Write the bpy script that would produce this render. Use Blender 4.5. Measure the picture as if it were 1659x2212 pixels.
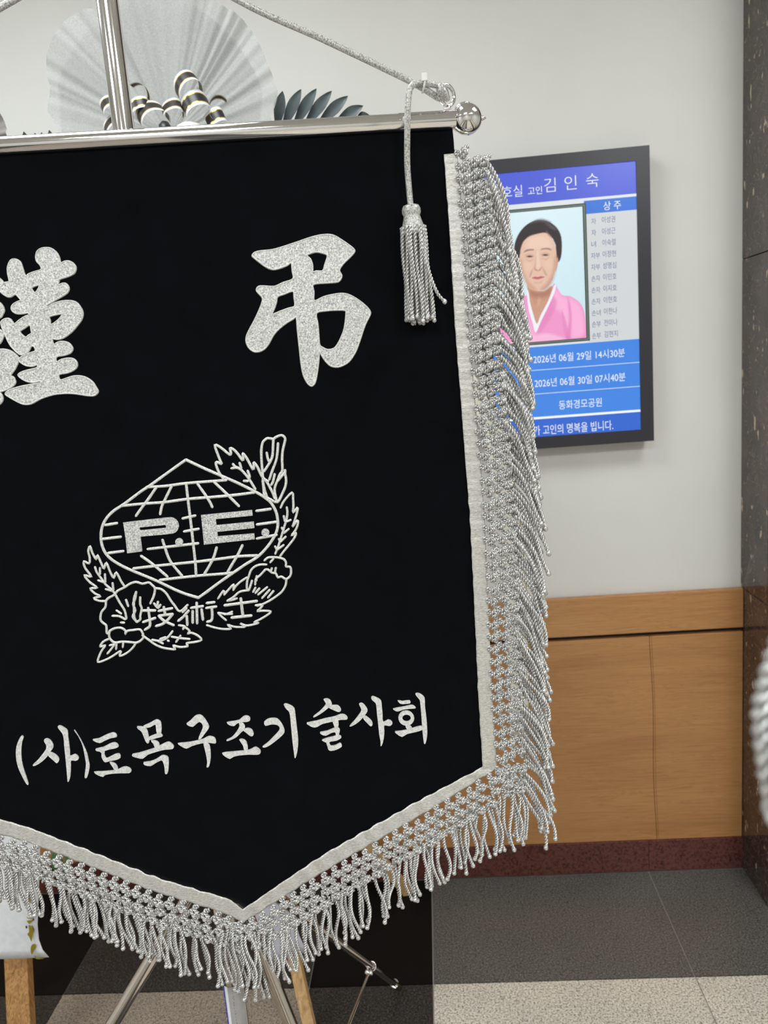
import bpy, bmesh, math, random
from mathutils import Vector, Matrix, geometry, noise
rnd = random.Random(7)
for o in list(bpy.data.objects): bpy.data.objects.remove(o, do_unlink=True)
scene = bpy.context.scene
COL = scene.collection

# ---------------------------------------------------------------- camera
CX, CY, F = 829.5, 1106.0, 1691.1
CAM = Vector((0.0, -2.005, 1.42))
yaw, pit, rol = (math.radians(a) for a in (-3.734, 10.324, 4.501))
fwd = Vector((math.sin(yaw)*math.cos(pit), math.cos(yaw)*math.cos(pit), -math.sin(pit)))
r0 = Vector((math.cos(yaw), -math.sin(yaw), 0)); d0 = fwd.cross(r0)
RIGHT = math.cos(rol)*r0 + math.sin(rol)*d0
DOWN = -math.sin(rol)*r0 + math.cos(rol)*d0
cd = bpy.data.cameras.new('camera'); cam = bpy.data.objects.new('camera', cd); COL.objects.link(cam)
cam.matrix_world = Matrix(((RIGHT.x, -DOWN.x, -fwd.x, CAM.x), (RIGHT.y, -DOWN.y, -fwd.y, CAM.y), (RIGHT.z, -DOWN.z, -fwd.z, CAM.z), (0, 0, 0, 1)))
cd.sensor_fit = 'VERTICAL'; cd.sensor_height = 24.0; cd.lens = 24.0*F/2212.0
cd.clip_start = 0.02; cd.clip_end = 50
cd.dof.use_dof = True; cd.dof.focus_distance = 1.0; cd.dof.aperture_fstop = 5.2
scene.camera = cam

def ray(px, py): return RIGHT*((px-CX)/F) + DOWN*((py-CY)/F) + fwd
def atY(px, py, Y):
    r = ray(px, py); return CAM + r*((Y-CAM.y)/r.y)
def atZ(px, py, Z):
    r = ray(px, py); return CAM + r*((Z-CAM.z)/r.z)

# ---------------------------------------------------------------- light and exposure
w = bpy.data.worlds.new('world'); scene.world = w; w.use_nodes = True
w.node_tree.nodes['Background'].inputs[0].default_value = (0.9, 0.95, 1, 1)
w.node_tree.nodes['Background'].inputs[1].default_value = 0.1
vs = scene.view_settings
vs.view_transform = 'Standard'; vs.look = 'None'; vs.exposure = 0.0; vs.gamma = 1.0; vs.use_curve_mapping = False
scene.cycles.max_bounces = 7; scene.cycles.diffuse_bounces = 4; scene.cycles.glossy_bounces = 4; scene.cycles.transparent_max_bounces = 8
LAMPS = [(-1.9, -0.9, 14, (0.88, 0.95, 1.0)), (-0.55, -1.0, 11, (0.94, 0.98, 1.0)), (1.0, -1.2, 11, (0.96, 0.98, 1.0)),
         (-1.9, -2.9, 24, (0.92, 0.97, 1.0)), (-0.3, -2.9, 24, (0.95, 0.98, 1.0)), (1.3, -2.9, 24, (0.97, 0.99, 1.0)), (-0.3, -4.4, 14, (.95, .98, 1.0))]

# ---------------------------------------------------------------- mesh helpers
class MB:
    def __init__(s): s.v = []; s.f = []; s.m = []
    def add(s, vs, fs, mi=0):
        b = len(s.v); s.v += [tuple(p) for p in vs]; s.f += [tuple(i+b for i in f) for f in fs]; s.m += [mi]*len(fs)
    def box(s, a, b, mi=0):
        x0, y0, z0 = a; x1, y1, z1 = b
        s.add([(x0,y0,z0),(x1,y0,z0),(x1,y1,z0),(x0,y1,z0),(x0,y0,z1),(x1,y0,z1),(x1,y1,z1),(x0,y1,z1)],
              [(0,3,2,1),(4,5,6,7),(0,1,5,4),(1,2,6,5),(2,3,7,6),(3,0,4,7)], mi)
    def tube(s, pts, rad, n=10, mi=0, cap=True):
        pts = [Vector(p) for p in pts]; N = len(pts)
        if not isinstance(rad, (list, tuple)): rad = [rad]*N
        t = (pts[1]-pts[0]).normalized(); ref = Vector((0,0,1)) if abs(t.z) < .9 else Vector((1,0,0))
        nx = t.cross(ref).normalized(); vs = []
        for i, p in enumerate(pts):
            t = (pts[min(i+1,N-1)]-pts[max(i-1,0)])
            if t.length < 1e-9: t = Vector((0,0,1))
            t.normalize(); nx = (nx - t*nx.dot(t)).normalized(); ny = t.cross(nx)
            for k in range(n):
                a = 2*math.pi*k/n; vs.append(p + (nx*math.cos(a)+ny*math.sin(a))*rad[i])
        fs = [(i*n+k, i*n+(k+1)%n, (i+1)*n+(k+1)%n, (i+1)*n+k) for i in range(N-1) for k in range(n)]
        if cap: fs += [tuple(range(n-1,-1,-1)), tuple((N-1)*n+k for k in range(n))]
        s.add(vs, fs, mi)
    def lathe(s, prof, org, axis, n=32, mi=0):
        axis = Vector(axis).normalized(); ref = Vector((0,0,1)) if abs(axis.z) < .9 else Vector((1,0,0))
        a1 = axis.cross(ref).normalized(); a2 = axis.cross(a1); org = Vector(org); vs = []
        for r, h in prof:
            for k in range(n):
                a = 2*math.pi*k/n; vs.append(org + axis*h + (a1*math.cos(a)+a2*math.sin(a))*r)
        m = len(prof)
        fs = [(i*n+k, i*n+(k+1)%n, (i+1)*n+(k+1)%n, (i+1)*n+k) for i in range(m-1) for k in range(n)]
        fs += [tuple(range(n-1,-1,-1)), tuple((m-1)*n+k for k in range(n))]
        s.add(vs, fs, mi)
    def torus(s, c, axis, R, r, n=28, k=10, mi=0):
        axis = Vector(axis).normalized(); ref = Vector((0,0,1)) if abs(axis.z) < .9 else Vector((1,0,0))
        a1 = axis.cross(ref).normalized(); a2 = axis.cross(a1); c = Vector(c); vs = []
        for i in range(n):
            a = 2*math.pi*i/n; d = a1*math.cos(a)+a2*math.sin(a)
            for j in range(k):
                b = 2*math.pi*j/k; vs.append(c + d*(R+r*math.cos(b)) + axis*(r*math.sin(b)))
        s.add(vs, [(i*k+j, ((i+1)%n)*k+j, ((i+1)%n)*k+(j+1)%k, i*k+(j+1)%k) for i in range(n) for j in range(k)], mi)
    def twist(s, pts, R, pitch, ply=2, n=5, per=8, ph0=0.0, mi=0):
        # a cord of helical plies laid along a polyline
        pts = [Vector(p) for p in pts]; L = [0]
        for a, b in zip(pts, pts[1:]): L.append(L[-1]+(b-a).length)
        tot = L[-1]; steps = max(4, int(tot/pitch*per)); path = []; j = 0
        for i in range(steps+1):
            q = tot*i/steps
            while j < len(pts)-2 and L[j+1] < q: j += 1
            path.append(pts[j].lerp(pts[j+1], min(1, max(0, (q-L[j])/max(1e-9, L[j+1]-L[j])))))
        t = (path[1]-path[0]).normalized(); ref = Vector((0,1,0)) if abs(t.y) < .9 else Vector((1,0,0))
        nx = t.cross(ref).normalized(); fr = []
        for i in range(steps+1):
            t = (path[min(i+1,steps)]-path[max(i-1,0)]).normalized()
            nx = (nx-t*nx.dot(t)).normalized(); fr.append((nx.copy(), t.cross(nx)))
        for p in range(ply):
            c = []
            for i in range(steps+1):
                a = ph0 + 2*math.pi*(p/ply + tot*i/steps/pitch)
                c.append(path[i] + (fr[i][0]*math.cos(a)+fr[i][1]*math.sin(a))*R*.54)
            s.tube(c, R*.50, n, mi)
    def mesh(s, name):
        me = bpy.data.meshes.new(name); me.from_pydata(s.v, [], s.f); me.polygons.foreach_set('material_index', s.m); me.update(); return me

ROOT_INV = {}
def link(o, parent=None):
    COL.objects.link(o)
    if parent is not None:
        o.parent = parent; o.matrix_parent_inverse = ROOT_INV.get(parent.name, Matrix())
    ROOT_INV[o.name] = o.matrix_basis.inverted()
    return o
def build(mb, name, mats, parent=None, smooth=False, bevel=0):
    me = mb.mesh(name) if isinstance(mb, MB) else mb
    for m in (mats if isinstance(mats, (list, tuple)) else [mats]): me.materials.append(m)
    if smooth: me.polygons.foreach_set('use_smooth', [True]*len(me.polygons))
    o = bpy.data.objects.new(name, me)
    if smooth == 'auto':
        bm = bmesh.new(); bm.from_mesh(me)
        for e in bm.edges:
            if len(e.link_faces) == 2 and e.calc_face_angle(0) > .6: e.smooth = False
        bm.to_mesh(me); bm.free()
    if bevel:
        b = o.modifiers.new('bevel', 'BEVEL'); b.width = bevel; b.segments = 2; b.limit_method = 'ANGLE'
    return link(o, parent)
def place(me, name, M, parent):
    o = bpy.data.objects.new(name, me); o.matrix_basis = M; return link(o, parent)
def tag(o, label, cat, group=None):
    o['label'] = label; o['category'] = cat
    if group: o['group'] = group
    return o
def struct(o): o['kind'] = 'structure'; return o
def stuff(o): o['kind'] = 'stuff'; return o
def thing(name, label, cat, loc, group=None):
    o = bpy.data.objects.new(name, None); COL.objects.link(o); o.location = loc; o.empty_display_size = .05
    ROOT_INV[o.name] = Matrix.Translation(loc).inverted()
    return tag(o, label, cat, group)
def smooth_closed(p, sub=3):
    n = len(p); out = []
    for i in range(n):
        a, b, c, d = (Vector((p[(i+k-1)%n][0], p[(i+k-1)%n][1])) for k in range(4))
        for s in range(sub):
            t = s/sub
            out.append(.5*((2*b)+(c-a)*t+(2*a-5*b+4*c-d)*t*t+(3*b-a-3*c+d)*t**3))
    return out
def smooth_open(p, sub=4):
    p = [Vector(q) for q in p]
    if len(p) < 3: return p
    e = [p[0]*2-p[1]] + p + [p[-1]*2-p[-2]]; out = []
    for i in range(1, len(e)-2):
        a, b, c, d = e[i-1], e[i], e[i+1], e[i+2]
        for s in range(sub):
            t = s/sub; out.append(.5*((2*b)+(c-a)*t+(2*a-5*b+4*c-d)*t*t+(3*b-a-3*c+d)*t**3))
    out.append(p[-1]); return out

# ---------------------------------------------------------------- materials
def srgb(r, g, b):
    f = lambda c: (c/255/12.92) if c/255 <= .04045 else ((c/255+.055)/1.055)**2.4
    return (f(r), f(g), f(b), 1)
class NT:
    def __init__(s, name):
        s.m = bpy.data.materials.new(name); s.m.use_nodes = True; s.t = s.m.node_tree
        s.b = s.t.nodes['Principled BSDF']; s.out = s.t.nodes['Material Output']
    def n(s, kind, **kw):
        x = s.t.nodes.new(kind)
        for k, v in kw.items():
            if k in x.inputs: x.inputs[k].default_value = v
            else: setattr(x, k, v)
        return x
    def l(s, a, b): s.t.links.new(a, b)
    def pos(s, scale=(1,1,1), rot=(0,0,0), obj=False):
        if obj: c = s.n('ShaderNodeTexCoord').outputs['Object']
        else: c = s.n('ShaderNodeNewGeometry').outputs['Position']
        m = s.n('ShaderNodeMapping'); m.inputs['Scale'].default_value = scale; m.inputs['Rotation'].default_value = rot
        s.l(c, m.inputs['Vector']); return m.outputs[0]
    def noise(s, vec, scale, detail=4, rough=.6, dist=0):
        x = s.n('ShaderNodeTexNoise'); x.inputs['Scale'].default_value = scale; x.inputs['Detail'].default_value = detail
        x.inputs['Roughness'].default_value = rough; x.inputs['Distortion'].default_value = dist; s.l(vec, x.inputs['Vector']); return x.outputs['Fac']
    def ramp(s, fac, stops, const=False):
        x = s.n('ShaderNodeValToRGB'); cr = x.color_ramp
        if const: cr.interpolation = 'CONSTANT'
        while len(cr.elements) > 1: cr.elements.remove(cr.elements[-1])
        cr.elements[0].position = stops[0][0]; cr.elements[0].color = stops[0][1]
        for p, c in stops[1:]:
            e = cr.elements.new(p); e.color = c
        s.l(fac, x.inputs[0]); return x.outputs[0]
    def mix(s, fac, a, b):
        x = s.n('ShaderNodeMix'); x.data_type = 'RGBA'
        for v, k in ((fac, 0), (a, 6), (b, 7)):
            if hasattr(v, 'is_output'): s.l(v, x.inputs[k])
            else: x.inputs[k].default_value = v
        return x.outputs[2]
    def bump(s, h, strength=.3, dist=.001):
        x = s.n('ShaderNodeBump'); x.inputs['Strength'].default_value = strength; x.inputs['Distance'].default_value = dist
        s.l(h, x.inputs['Height']); s.l(x.outputs[0], s.b.inputs['Normal'])
    def set(s, color=None, rough=None, metal=None, **kw):
        if color is not None:
            if hasattr(color, 'is_output'): s.l(color, s.b.inputs['Base Color'])
            else: s.b.inputs['Base Color'].default_value = color
        if rough is not None: s.b.inputs['Roughness'].default_value = rough
        if metal is not None: s.b.inputs['Metallic'].default_value = metal
        for k, v in kw.items(): s.b.inputs[k.replace('_', ' ')].default_value = v
        return s.m
def plain(name, col, rough=.5, metal=0, var=.06, sc=60, **kw):
    n = NT(name); f = n.noise(n.pos(), sc, 3)
    a = tuple(min(1, c*(1+var)) for c in col[:3])+(1,); b = tuple(c*(1-var) for c in col[:3])+(1,)
    return n.set(n.ramp(f, [(.3, b), (.7, a)]), rough, metal, **kw)
def emit(name, col, k=1.0):
    n = NT(name); n.set((0.01,0.01,0.01,1), .25)
    n.b.inputs['Emission Color'].default_value = col; n.b.inputs['Emission Strength'].default_value = k; n.m.cycles.emission_sampling = 'NONE'; return n.m
def granite(name, stops, sc, rough=.2, big=0, spec=.5):
    n = NT(name); p = n.pos()
    f = n.noise(p, sc, big or 6, .85)
    c = n.ramp(f, stops)
    v = n.n('ShaderNodeTexVoronoi'); v.inputs['Scale'].default_value = sc*.55; n.l(p, v.inputs['Vector'])
    dk = n.ramp(v.outputs['Color'], [(0, (.35,.35,.35,1)), (.22, (1,1,1,1))])
    m = n.n('ShaderNodeMix'); m.data_type = 'RGBA'; m.blend_type = 'MULTIPLY'; m.inputs[0].default_value = .55
    n.l(c, m.inputs[6]); n.l(dk, m.inputs[7])
    lo = n.ramp(n.noise(p, 3.0, 2), [(.3, (.86,.86,.86,1)), (.7, (1.08,1.06,1.04,1))])
    m2 = n.n('ShaderNodeMix'); m2.data_type = 'RGBA'; m2.blend_type = 'MULTIPLY'; m2.inputs[0].default_value = 1
    n.l(m.outputs[2], m2.inputs[6]); n.l(lo, m2.inputs[7])
    return n.set(m2.outputs[2], rough, Specular_IOR_Level=spec)

M = {}
n = NT('painted_wall'); p = n.pos(); M['wall'] = n.set(n.ramp(n.noise(p, 2.2, 3), [(.3, srgb(214,213,208)), (.7, srgb(221,220,215))]), .75); n.bump(n.noise(p, 160, 4), .06, .0006)
M['ceiling'] = plain('ceiling_paint', srgb(225,224,220), .85)
n = NT('oak_veneer')
p = n.pos((1.0, 1, 13)); f1 = n.noise(p, 3.0, 3, .5, 1.6); f1w = n.n('ShaderNodeMath'); f1w.operation = 'PINGPONG'; f1w.inputs[1].default_value = .055; n.l(f1, f1w.inputs[0]); f1m = n.n('ShaderNodeMath'); f1m.operation = 'MULTIPLY'; f1m.inputs[1].default_value = 9.0; n.l(f1w.outputs[0], f1m.inputs[0]); f2 = n.noise(n.pos((2.2, 1, 150)), 3, 5, .75)
f3 = n.noise(n.pos((.8, 1, 6)), 2, 3)
c = n.mix(.45, n.mix(n.ramp(f1m.outputs[0], [(0, (.5,.5,.5,1)), (.22, (0,0,0,1))]), n.ramp(f3, [(.25, srgb(150,103,60)), (.5, srgb(184,132,80)), (.75, srgb(198,148,94))]), srgb(142,98,58)), n.ramp(f2, [(.3, srgb(136,91,52)), (.6, srgb(194,142,90))]))
M['oak'] = n.set(c, .42); n.bump(f2, .12, .0005)
M['groove'] = plain('groove_dark', srgb(40,28,22), .8)
M['red_granite'] = granite('red_granite', [(.3, srgb(38,18,17)), (.46, srgb(84,46,42)), (.56, srgb(112,66,58)), (.7, srgb(70,40,38))], 140, .25, 3)
M['grey_granite'] = granite('grey_granite', [(.32, srgb(34,34,34)), (.5, srgb(84,83,80)), (.68, srgb(128,125,118))], 260, .25, 3)
M['light_granite'] = granite('light_granite', [(.33, srgb(30,30,30)), (.41, srgb(92,88,82)), (.47, srgb(190,182,168)), (.58, srgb(222,214,200)), (.72, srgb(240,234,224))], 230, .4, 4)
M['tan_granite'] = granite('tan_granite', [(.33, srgb(26,24,22)), (.41, srgb(66,60,54)), (.47, srgb(132,122,108)), (.58, srgb(158,147,132)), (.72, srgb(176,166,152))], 230, .4, 4)
M['black_granite'] = granite('black_granite', [(.3, srgb(8,8,8)), (.6, srgb(22,22,22)), (.8, srgb(30,30,30))], 300, .35, 0, .08)
M['dark_granite'] = granite('dark_granite', [(.34, srgb(14,14,14)), (.5, srgb(44,43,41)), (.7, srgb(92,90,84))], 220, .35, 3, .3)
M['grout'] = plain('grout', srgb(176,170,160), .8)
n = NT('brown_marble'); p = n.pos()
f = n.noise(p, 7, 7, .65, 1.2)
v = n.n('ShaderNodeTexVoronoi'); v.feature = 'DISTANCE_TO_EDGE'; v.inputs['Scale'].default_value = 13
wv = n.n('ShaderNodeVectorMath'); wv.operation = 'ADD'; nz = n.n('ShaderNodeTexNoise'); nz.inputs['Scale'].default_value = 9; n.l(p, nz.inputs['Vector']); n.l(p, wv.inputs[0]); n.l(nz.outputs['Color'], wv.inputs[1]); n.l(wv.outputs[0], v.inputs['Vector'])
base = n.ramp(f, [(.3, srgb(38,29,25)), (.55, srgb(66,53,47)), (.8, srgb(96,82,74))])
vein = n.ramp(v.outputs['Distance'], [(0, (.5,.5,.5,1)), (.025, (0,0,0,1))])
c = n.mix(vein, base, srgb(166,150,134))
fl = n.ramp(n.noise(n.pos((55, 55, 22)), 1.0, 2, .5), [(.655, (0,0,0,1)), (.69, (1,1,1,1))])
M['marble'] = n.set(n.mix(fl, c, srgb(190,170,140)), .12)
M['chrome'] = plain('chrome', (.80, .79, .78, 1), .07, 1.0, .02)
M['steel'] = plain('brushed_steel', (.58, .52, .47, 1), .09, 1.0, .05)
n = NT('black_velvet'); p = n.pos(); n.set(n.ramp(n.noise(p, 30, 4), [(.3, (.0014,.0016,.0024,1)), (.7, (.0025,.0029,.0044,1))]), 1.0); n.b.inputs['Sheen Weight'].default_value = .05; n.b.inputs['Sheen Roughness'].default_value = .4; n.b.inputs['Specular IOR Level'].default_value = .1; M['velvet'] = n.m
def thread(name, lo, hi, sc=900, rough=.45, stretch=(1,1,1), bump=.5, metal=.2):
    n = NT(name); p = n.pos(stretch); f = n.noise(p, sc, 3, .8)
    n.set(n.ramp(f, [(.32, lo), (.5, tuple((a+b)/2 for a, b in zip(lo, hi))), (.68, hi)]), rough, metal); n.bump(f, bump, .0006); return n.m
M['silver'] = thread('silver_embroidery', srgb(120,120,119), srgb(255,255,252), 520)
M['silver_edge'] = thread('silver_stitching', srgb(178,178,176), srgb(255,255,250), 700)
M['white_thread'] = thread('white_satin_thread', srgb(198,198,196), srgb(248,248,246), 320, .4)
M['cord'] = thread('silver_cord', srgb(158,159,159), srgb(242,241,237), 420, .25, bump=.15, metal=.55)
M['tape'] = thread('silver_tape', srgb(168,167,163), srgb(240,238,231), 260, .34, (1, 1, 5), .4, .35)
n = NT('braided_cord'); v = n.n('ShaderNodeTexVoronoi'); v.inputs['Scale'].default_value = 760; n.l(n.pos((1,1,.7)), v.inputs['Vector'])
n.set(n.ramp(v.outputs['Distance'], [(.1, srgb(220,220,215)), (.45, srgb(192,192,187)), (.8, srgb(132,132,129))]), .4, .2); n.bump(v.outputs['Distance'], -.5, .0006); M['braid'] = n.m
M['zip'] = plain('white_nylon', srgb(225,225,218), .4)
n = NT('nonwoven_fabric'); p = n.pos(); f = n.noise(p, 330, 5, .7, 1)
n.set(n.ramp(f, [(.3, srgb(176,177,176)), (.7, srgb(195,196,194))]), .8)
tr = n.n('ShaderNodeBsdfTransparent'); tl = n.n('ShaderNodeBsdfTranslucent'); tl.inputs['Color'].default_value = (.5,.51,.5,1)
m1 = n.n('ShaderNodeMixShader'); m1.inputs[0].default_value = .3; n.l(n.b.outputs[0], m1.inputs[1]); n.l(tl.outputs[0], m1.inputs[2])
m2 = n.n('ShaderNodeMixShader'); n.l(n.ramp(f, [(.35, (.40,.40,.40,1)), (.65, (.24,.24,.24,1))]), m2.inputs[0]); n.l(m1.outputs[0], m2.inputs[1]); n.l(tr.outputs[0], m2.inputs[2]); n.l(m2.outputs[0], n.out.inputs[0]); M['fan'] = n.m
M['greyfab'] = plain('grey_fabric', srgb(128,125,118), .8)
M['rib_white'] = plain('ribbon_white', srgb(214,214,212), .35)
M['rib_black'] = plain('ribbon_black', srgb(34,31,33), .4)
M['rib_gold'] = plain('ribbon_gold', srgb(205,168,48), .22, .7)
M['frond'] = plain('dark_palm_leaf', srgb(66,77,78), .42, 0, .2, 40)
M['leaf'] = plain('green_leaf', srgb(62,110,66), .45, 0, .25, 30)
M['dleaf'] = plain('dark_green_leaf', srgb(28,42,30), .5, 0, .25, 30)
M['petal_w'] = plain('white_petal', srgb(226,224,214), .6)
M['petal_y'] = plain('yellow_petal', srgb(206,186,60), .6)
n = NT('pine_wood'); f = n.noise(n.pos((60, 60, 3)), 1.5, 5, .6, 1.0)
M['pine'] = n.set(n.ramp(f, [(.3, srgb(158,116,70)), (.5, srgb(196,158,108)), (.72, srgb(216,182,134))]), .6)
n = NT('knotty_pine'); f = n.noise(n.pos((70, 70, 4)), 1.6, 6, .7, 2.0)
M['knotty'] = n.set(n.ramp(f, [(.3, srgb(92,58,26)), (.42, srgb(150,106,58)), (.6, srgb(186,140,84)), (.75, srgb(170,122,70))]), .6)
M['paper'] = plain('white_paper_ribbon', srgb(226,228,232), .55)
M['lilac_paper'] = plain('cool_white_ribbon', srgb(200,200,214), .5)
M['cream'] = plain('cream_ribbon', srgb(226,222,208), .5)
M['goldprint'] = plain('gold_print', srgb(158,140,38), .4, .3)
M['inkprint'] = plain('black_print', srgb(38,36,40), .5)
M['blueprint'] = plain('blue_print', srgb(62,58,150), .4)
M['greyfilm'] = plain('grey_label', srgb(168,166,166), .25)
M['bezel'] = plain('tv_bezel', srgb(44,44,50), .32, 0, .03)
M['lamp_trim'] = plain('lamp_trim', srgb(235,235,235), .5)
M['black_rubber'] = plain('black_rubber', srgb(22,22,22), .7)

# ================================================================ the setting
XC = 0.778            # corner where the back wall meets the marble pier
RX, LX, FY, CZ = 2.6, -2.9, -5.2, 2.6
def slab(name, a, b, mat, parent=None, bevel=0):
    mb = MB(); mb.box(a, b); return build(mb, name, mat, parent, False, bevel)
WT, WG, WG2, WB = 0.796, 0.692, 0.680, 0.094
struct(slab('wall_back', (LX, 0, 0), (RX, .12, CZ), M['wall']))
struct(slab('wall_left', (LX-.12, FY, 0), (LX, .12, CZ), M['wall']))
struct(slab('wall_right', (RX, FY, 0), (RX+.12, .12, CZ), M['wall']))
struct(slab('wall_front', (LX-.12, FY-.12, 0), (RX+.12, FY, CZ), M['wall']))
struct(slab('ceiling', (LX-.12, FY-.12, CZ), (RX+.12, .12, CZ+.1), M['ceiling']))
# wooden wainscot of the back wall: a top rail and wide lower boards, each its own board
wain = struct(slab('trim_1', (LX, -.006, WB), (XC, 0, WT-.004), M['groove'])); wain['label'] = 'oak wainscot boarding along the white wall'
def prism(poly, y0, y1):
    n = len(poly); mb = MB()
    vs = [(x, y0, z) for x, z in poly] + [(x, y1, z) for x, z in poly]
    fs = [tuple(range(n)), tuple(range(2*n-1, n-1, -1))] + [((i+1)%n, i, n+i, n+(i+1)%n) for i in range(n)]
    mb.add(vs, fs); return mb
mb = prism([(LX+.02, WG), (XC-.001, WG), (XC-.001, WT), (LX+.02, WT)], -.022, -.004); build(mb, 'top_rail', M['oak'], wain, False, .0015)
def seam(x, amp): return [(x + .004*(WG2-z)/.59*2 + amp*math.sin(z*14+1.0), z) for z in [WG2-(WG2-WB)*i/18 for i in range(19)]]
sL, sR = seam(.5395, .0022), seam(.5445, .0016)
build(prism([(-.66, WG2), (-.66, WB)] + [(x, z) for x, z in reversed(sL)], -.020, -.004), 'board', M['oak'], wain, False, .0012)
build(prism(list(sL[i] for i in range(19)) [::-1] and [(sL[i][0]+.0007, sL[i][1]) for i in range(19)] + [(sR[i][0]-.0007, sR[i][1]) for i in range(18, -1, -1)], -.0208, -.004), 'veneer_strip', M['oak'], wain)
build(prism([(x, z) for x, z in sR] + [(XC-.001, WB), (XC-.001, WG2)], -.020, -.004), 'board', M['oak'], wain, False, .0012)
build(prism([(-1.86, WB), (-.662, WB), (-.662, WG2), (-1.86, WG2)], -.020, -.004), 'board', M['oak'], wain, False, .0012)
build(prism([(LX+.02, WB), (-1.862, WB), (-1.862, WG2), (LX+.02, WG2)], -.020, -.004), 'board', M['oak'], wain, False, .0012)
# red granite skirting
base = struct(slab('baseboard_back', (LX, -.004, 0), (XC, 0, WB), M['grout'])); base['label'] = 'red granite skirting under the oak boards'
for x0, x1 in ((.526, XC), (-.076, .5252), (-.676, -.0768), (-1.276, -.6768), (-2.1, -1.2768), (LX+.01, -2.1008)):
    slab('granite_piece', (x0, -.024, .001), (x1, -.003, WB-.0005), M['red_granite'], base, .0008)
# marble pier on the right
pier = struct(slab('wall_pier', (XC+.02, -.165, 0), (1.56, 0, CZ), M['groove'])); pier['label'] = 'polished dark brown marble pier at the right edge'
zs = [0, .795, 1.612, 2.42, CZ-.002]
for z0, z1 in zip(zs, zs[1:]):
    slab('side_slab', (XC, -.160, z0+.001), (XC+.0195, -.0005, z1-.0012), M['marble'], pier, .0008)
    slab('front_slab', (XC, -.182, z0+.001), (1.56, -.1605, z1-.0012), M['marble'], pier, .0008)
# floor: stone slabs with fine joints
floor = struct(slab('floor', (LX-.12, FY-.12, -.06), (RX+.12, .12, -.004), M['grout'])); floor['label'] = 'polished stone floor of dark band and pale speckled slabs'
rows = [(-.404, -.0245, 'band'), (-1.004, -.404, 'pale'), (-1.604, -1.004, 'pale'), (-2.204, -1.604, 'pale'), (-2.804, -2.204, 'pale'), (-3.404, -2.804, 'pale'), (-4.004, -3.404, 'pale'), (-4.604, -4.004, 'pale'), (-5.19, -4.604, 'pale')]
cols = [(-2.89, -2.17, 0), (-2.17, -1.87, 1), (-1.87, -1.27, 0), (-1.27, -.97, 1), (-.97, -.37, 2), (-.37, -.076, 1), (-.076, .524, 0), (.524, 1.124, 0), (1.124, 1.424, 1), (1.424, 2.024, 0), (2.024, 2.59, 0)]
g = .0015
for y0, y1, kind in rows:
    for x0, x1, k in cols:
        if kind == 'band': m = M['black_granite'] if k == 1 else M['dark_granite'] if k == 2 else M['grey_granite']
        else: m = M['dark_granite'] if k == 1 else M['tan_granite'] if k == 2 else M['light_granite']
        slab('floor_tile', (x0+g, y0+g, -.004), (x1-g, y1-g, 0), m, floor)
# ceiling lamps: recessed square panels that light the hall
def lamp(x, y, watt, col, label):
    t = thing('ceiling_lamp', label, 'lamp', (x, y, CZ))
    mb = MB()
    for a, b in (((x-.32, y-.32), (x+.32, y-.30)), ((x-.32, y+.30), (x+.32, y+.32)), ((x-.32, y-.30), (x-.30, y+.30)), ((x+.30, y-.30), (x+.32, y+.30))):
        mb.box((a[0], a[1], CZ-.02), (b[0], b[1], CZ))
    build(mb, 'trim', M['lamp_trim'], t)
    mb = MB(); mb.box((x-.30, y-.30, CZ-.008), (x+.30, y+.30, CZ-.001))
    d = build(mb, 'diffuser', emit('lamp_diffuser', col+(1,), 3.0), t)
    L = bpy.data.lights.new('panel_light', 'AREA'); L.shape = 'SQUARE'; L.size = .58; L.energy = watt; L.color = col
    lo = bpy.data.objects.new('panel_light', L); lo.location = (x, y, CZ-.012); link(lo, t)
lnames = ['ceiling panel lamp over the left of the wreath', 'ceiling panel lamp above the black banner', 'ceiling panel lamp near the marble pier', 'ceiling panel lamp behind the viewer at left', 'ceiling panel lamp behind the viewer in the middle', 'ceiling panel lamp behind the viewer at right', 'ceiling panel lamp farthest behind the viewer']
for (x, y, wt, c), nm in zip(LAMPS, lnames): lamp(x, y, wt, c, nm)

# ================================================================ mourning banner on its stand
UD = Vector((0.99119, 0.13241, 0)); ND = Vector((0.13241, -0.99119, 0))      # along the rod / towards the viewer
P0 = Vector((-0.30937, -1.105, 0)); ZR = 1.68837                              # pole foot in the cloth plane, rod height
def uv(px, py):
    r = ray(px, py); t = (P0-CAM).dot(ND)/r.dot(ND); q = CAM + r*t
    return (q-P0).dot(UD), q.z
def waves(u, z):
    k = min(1, max(0, (ZR-z)/.5))
    return k*(.0030*math.sin(u*8.5+z*3+.6) + .0012*math.sin(u*21-z*5)) + .0012*math.sin(z*16+u*6)*k
def S(u, z, off=0.0): return P0 + UD*u + Vector((0, 0, z)) + ND*(waves(u, z)+off)
def SP(px, py, off=0.0): return S(*uv(px, py), off)

ban = thing('mourning_banner', 'black velvet mourning banner with silver embroidery and knotted silver fringe', 'banner', P0 + Vector((0, 0, .70)))
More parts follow.
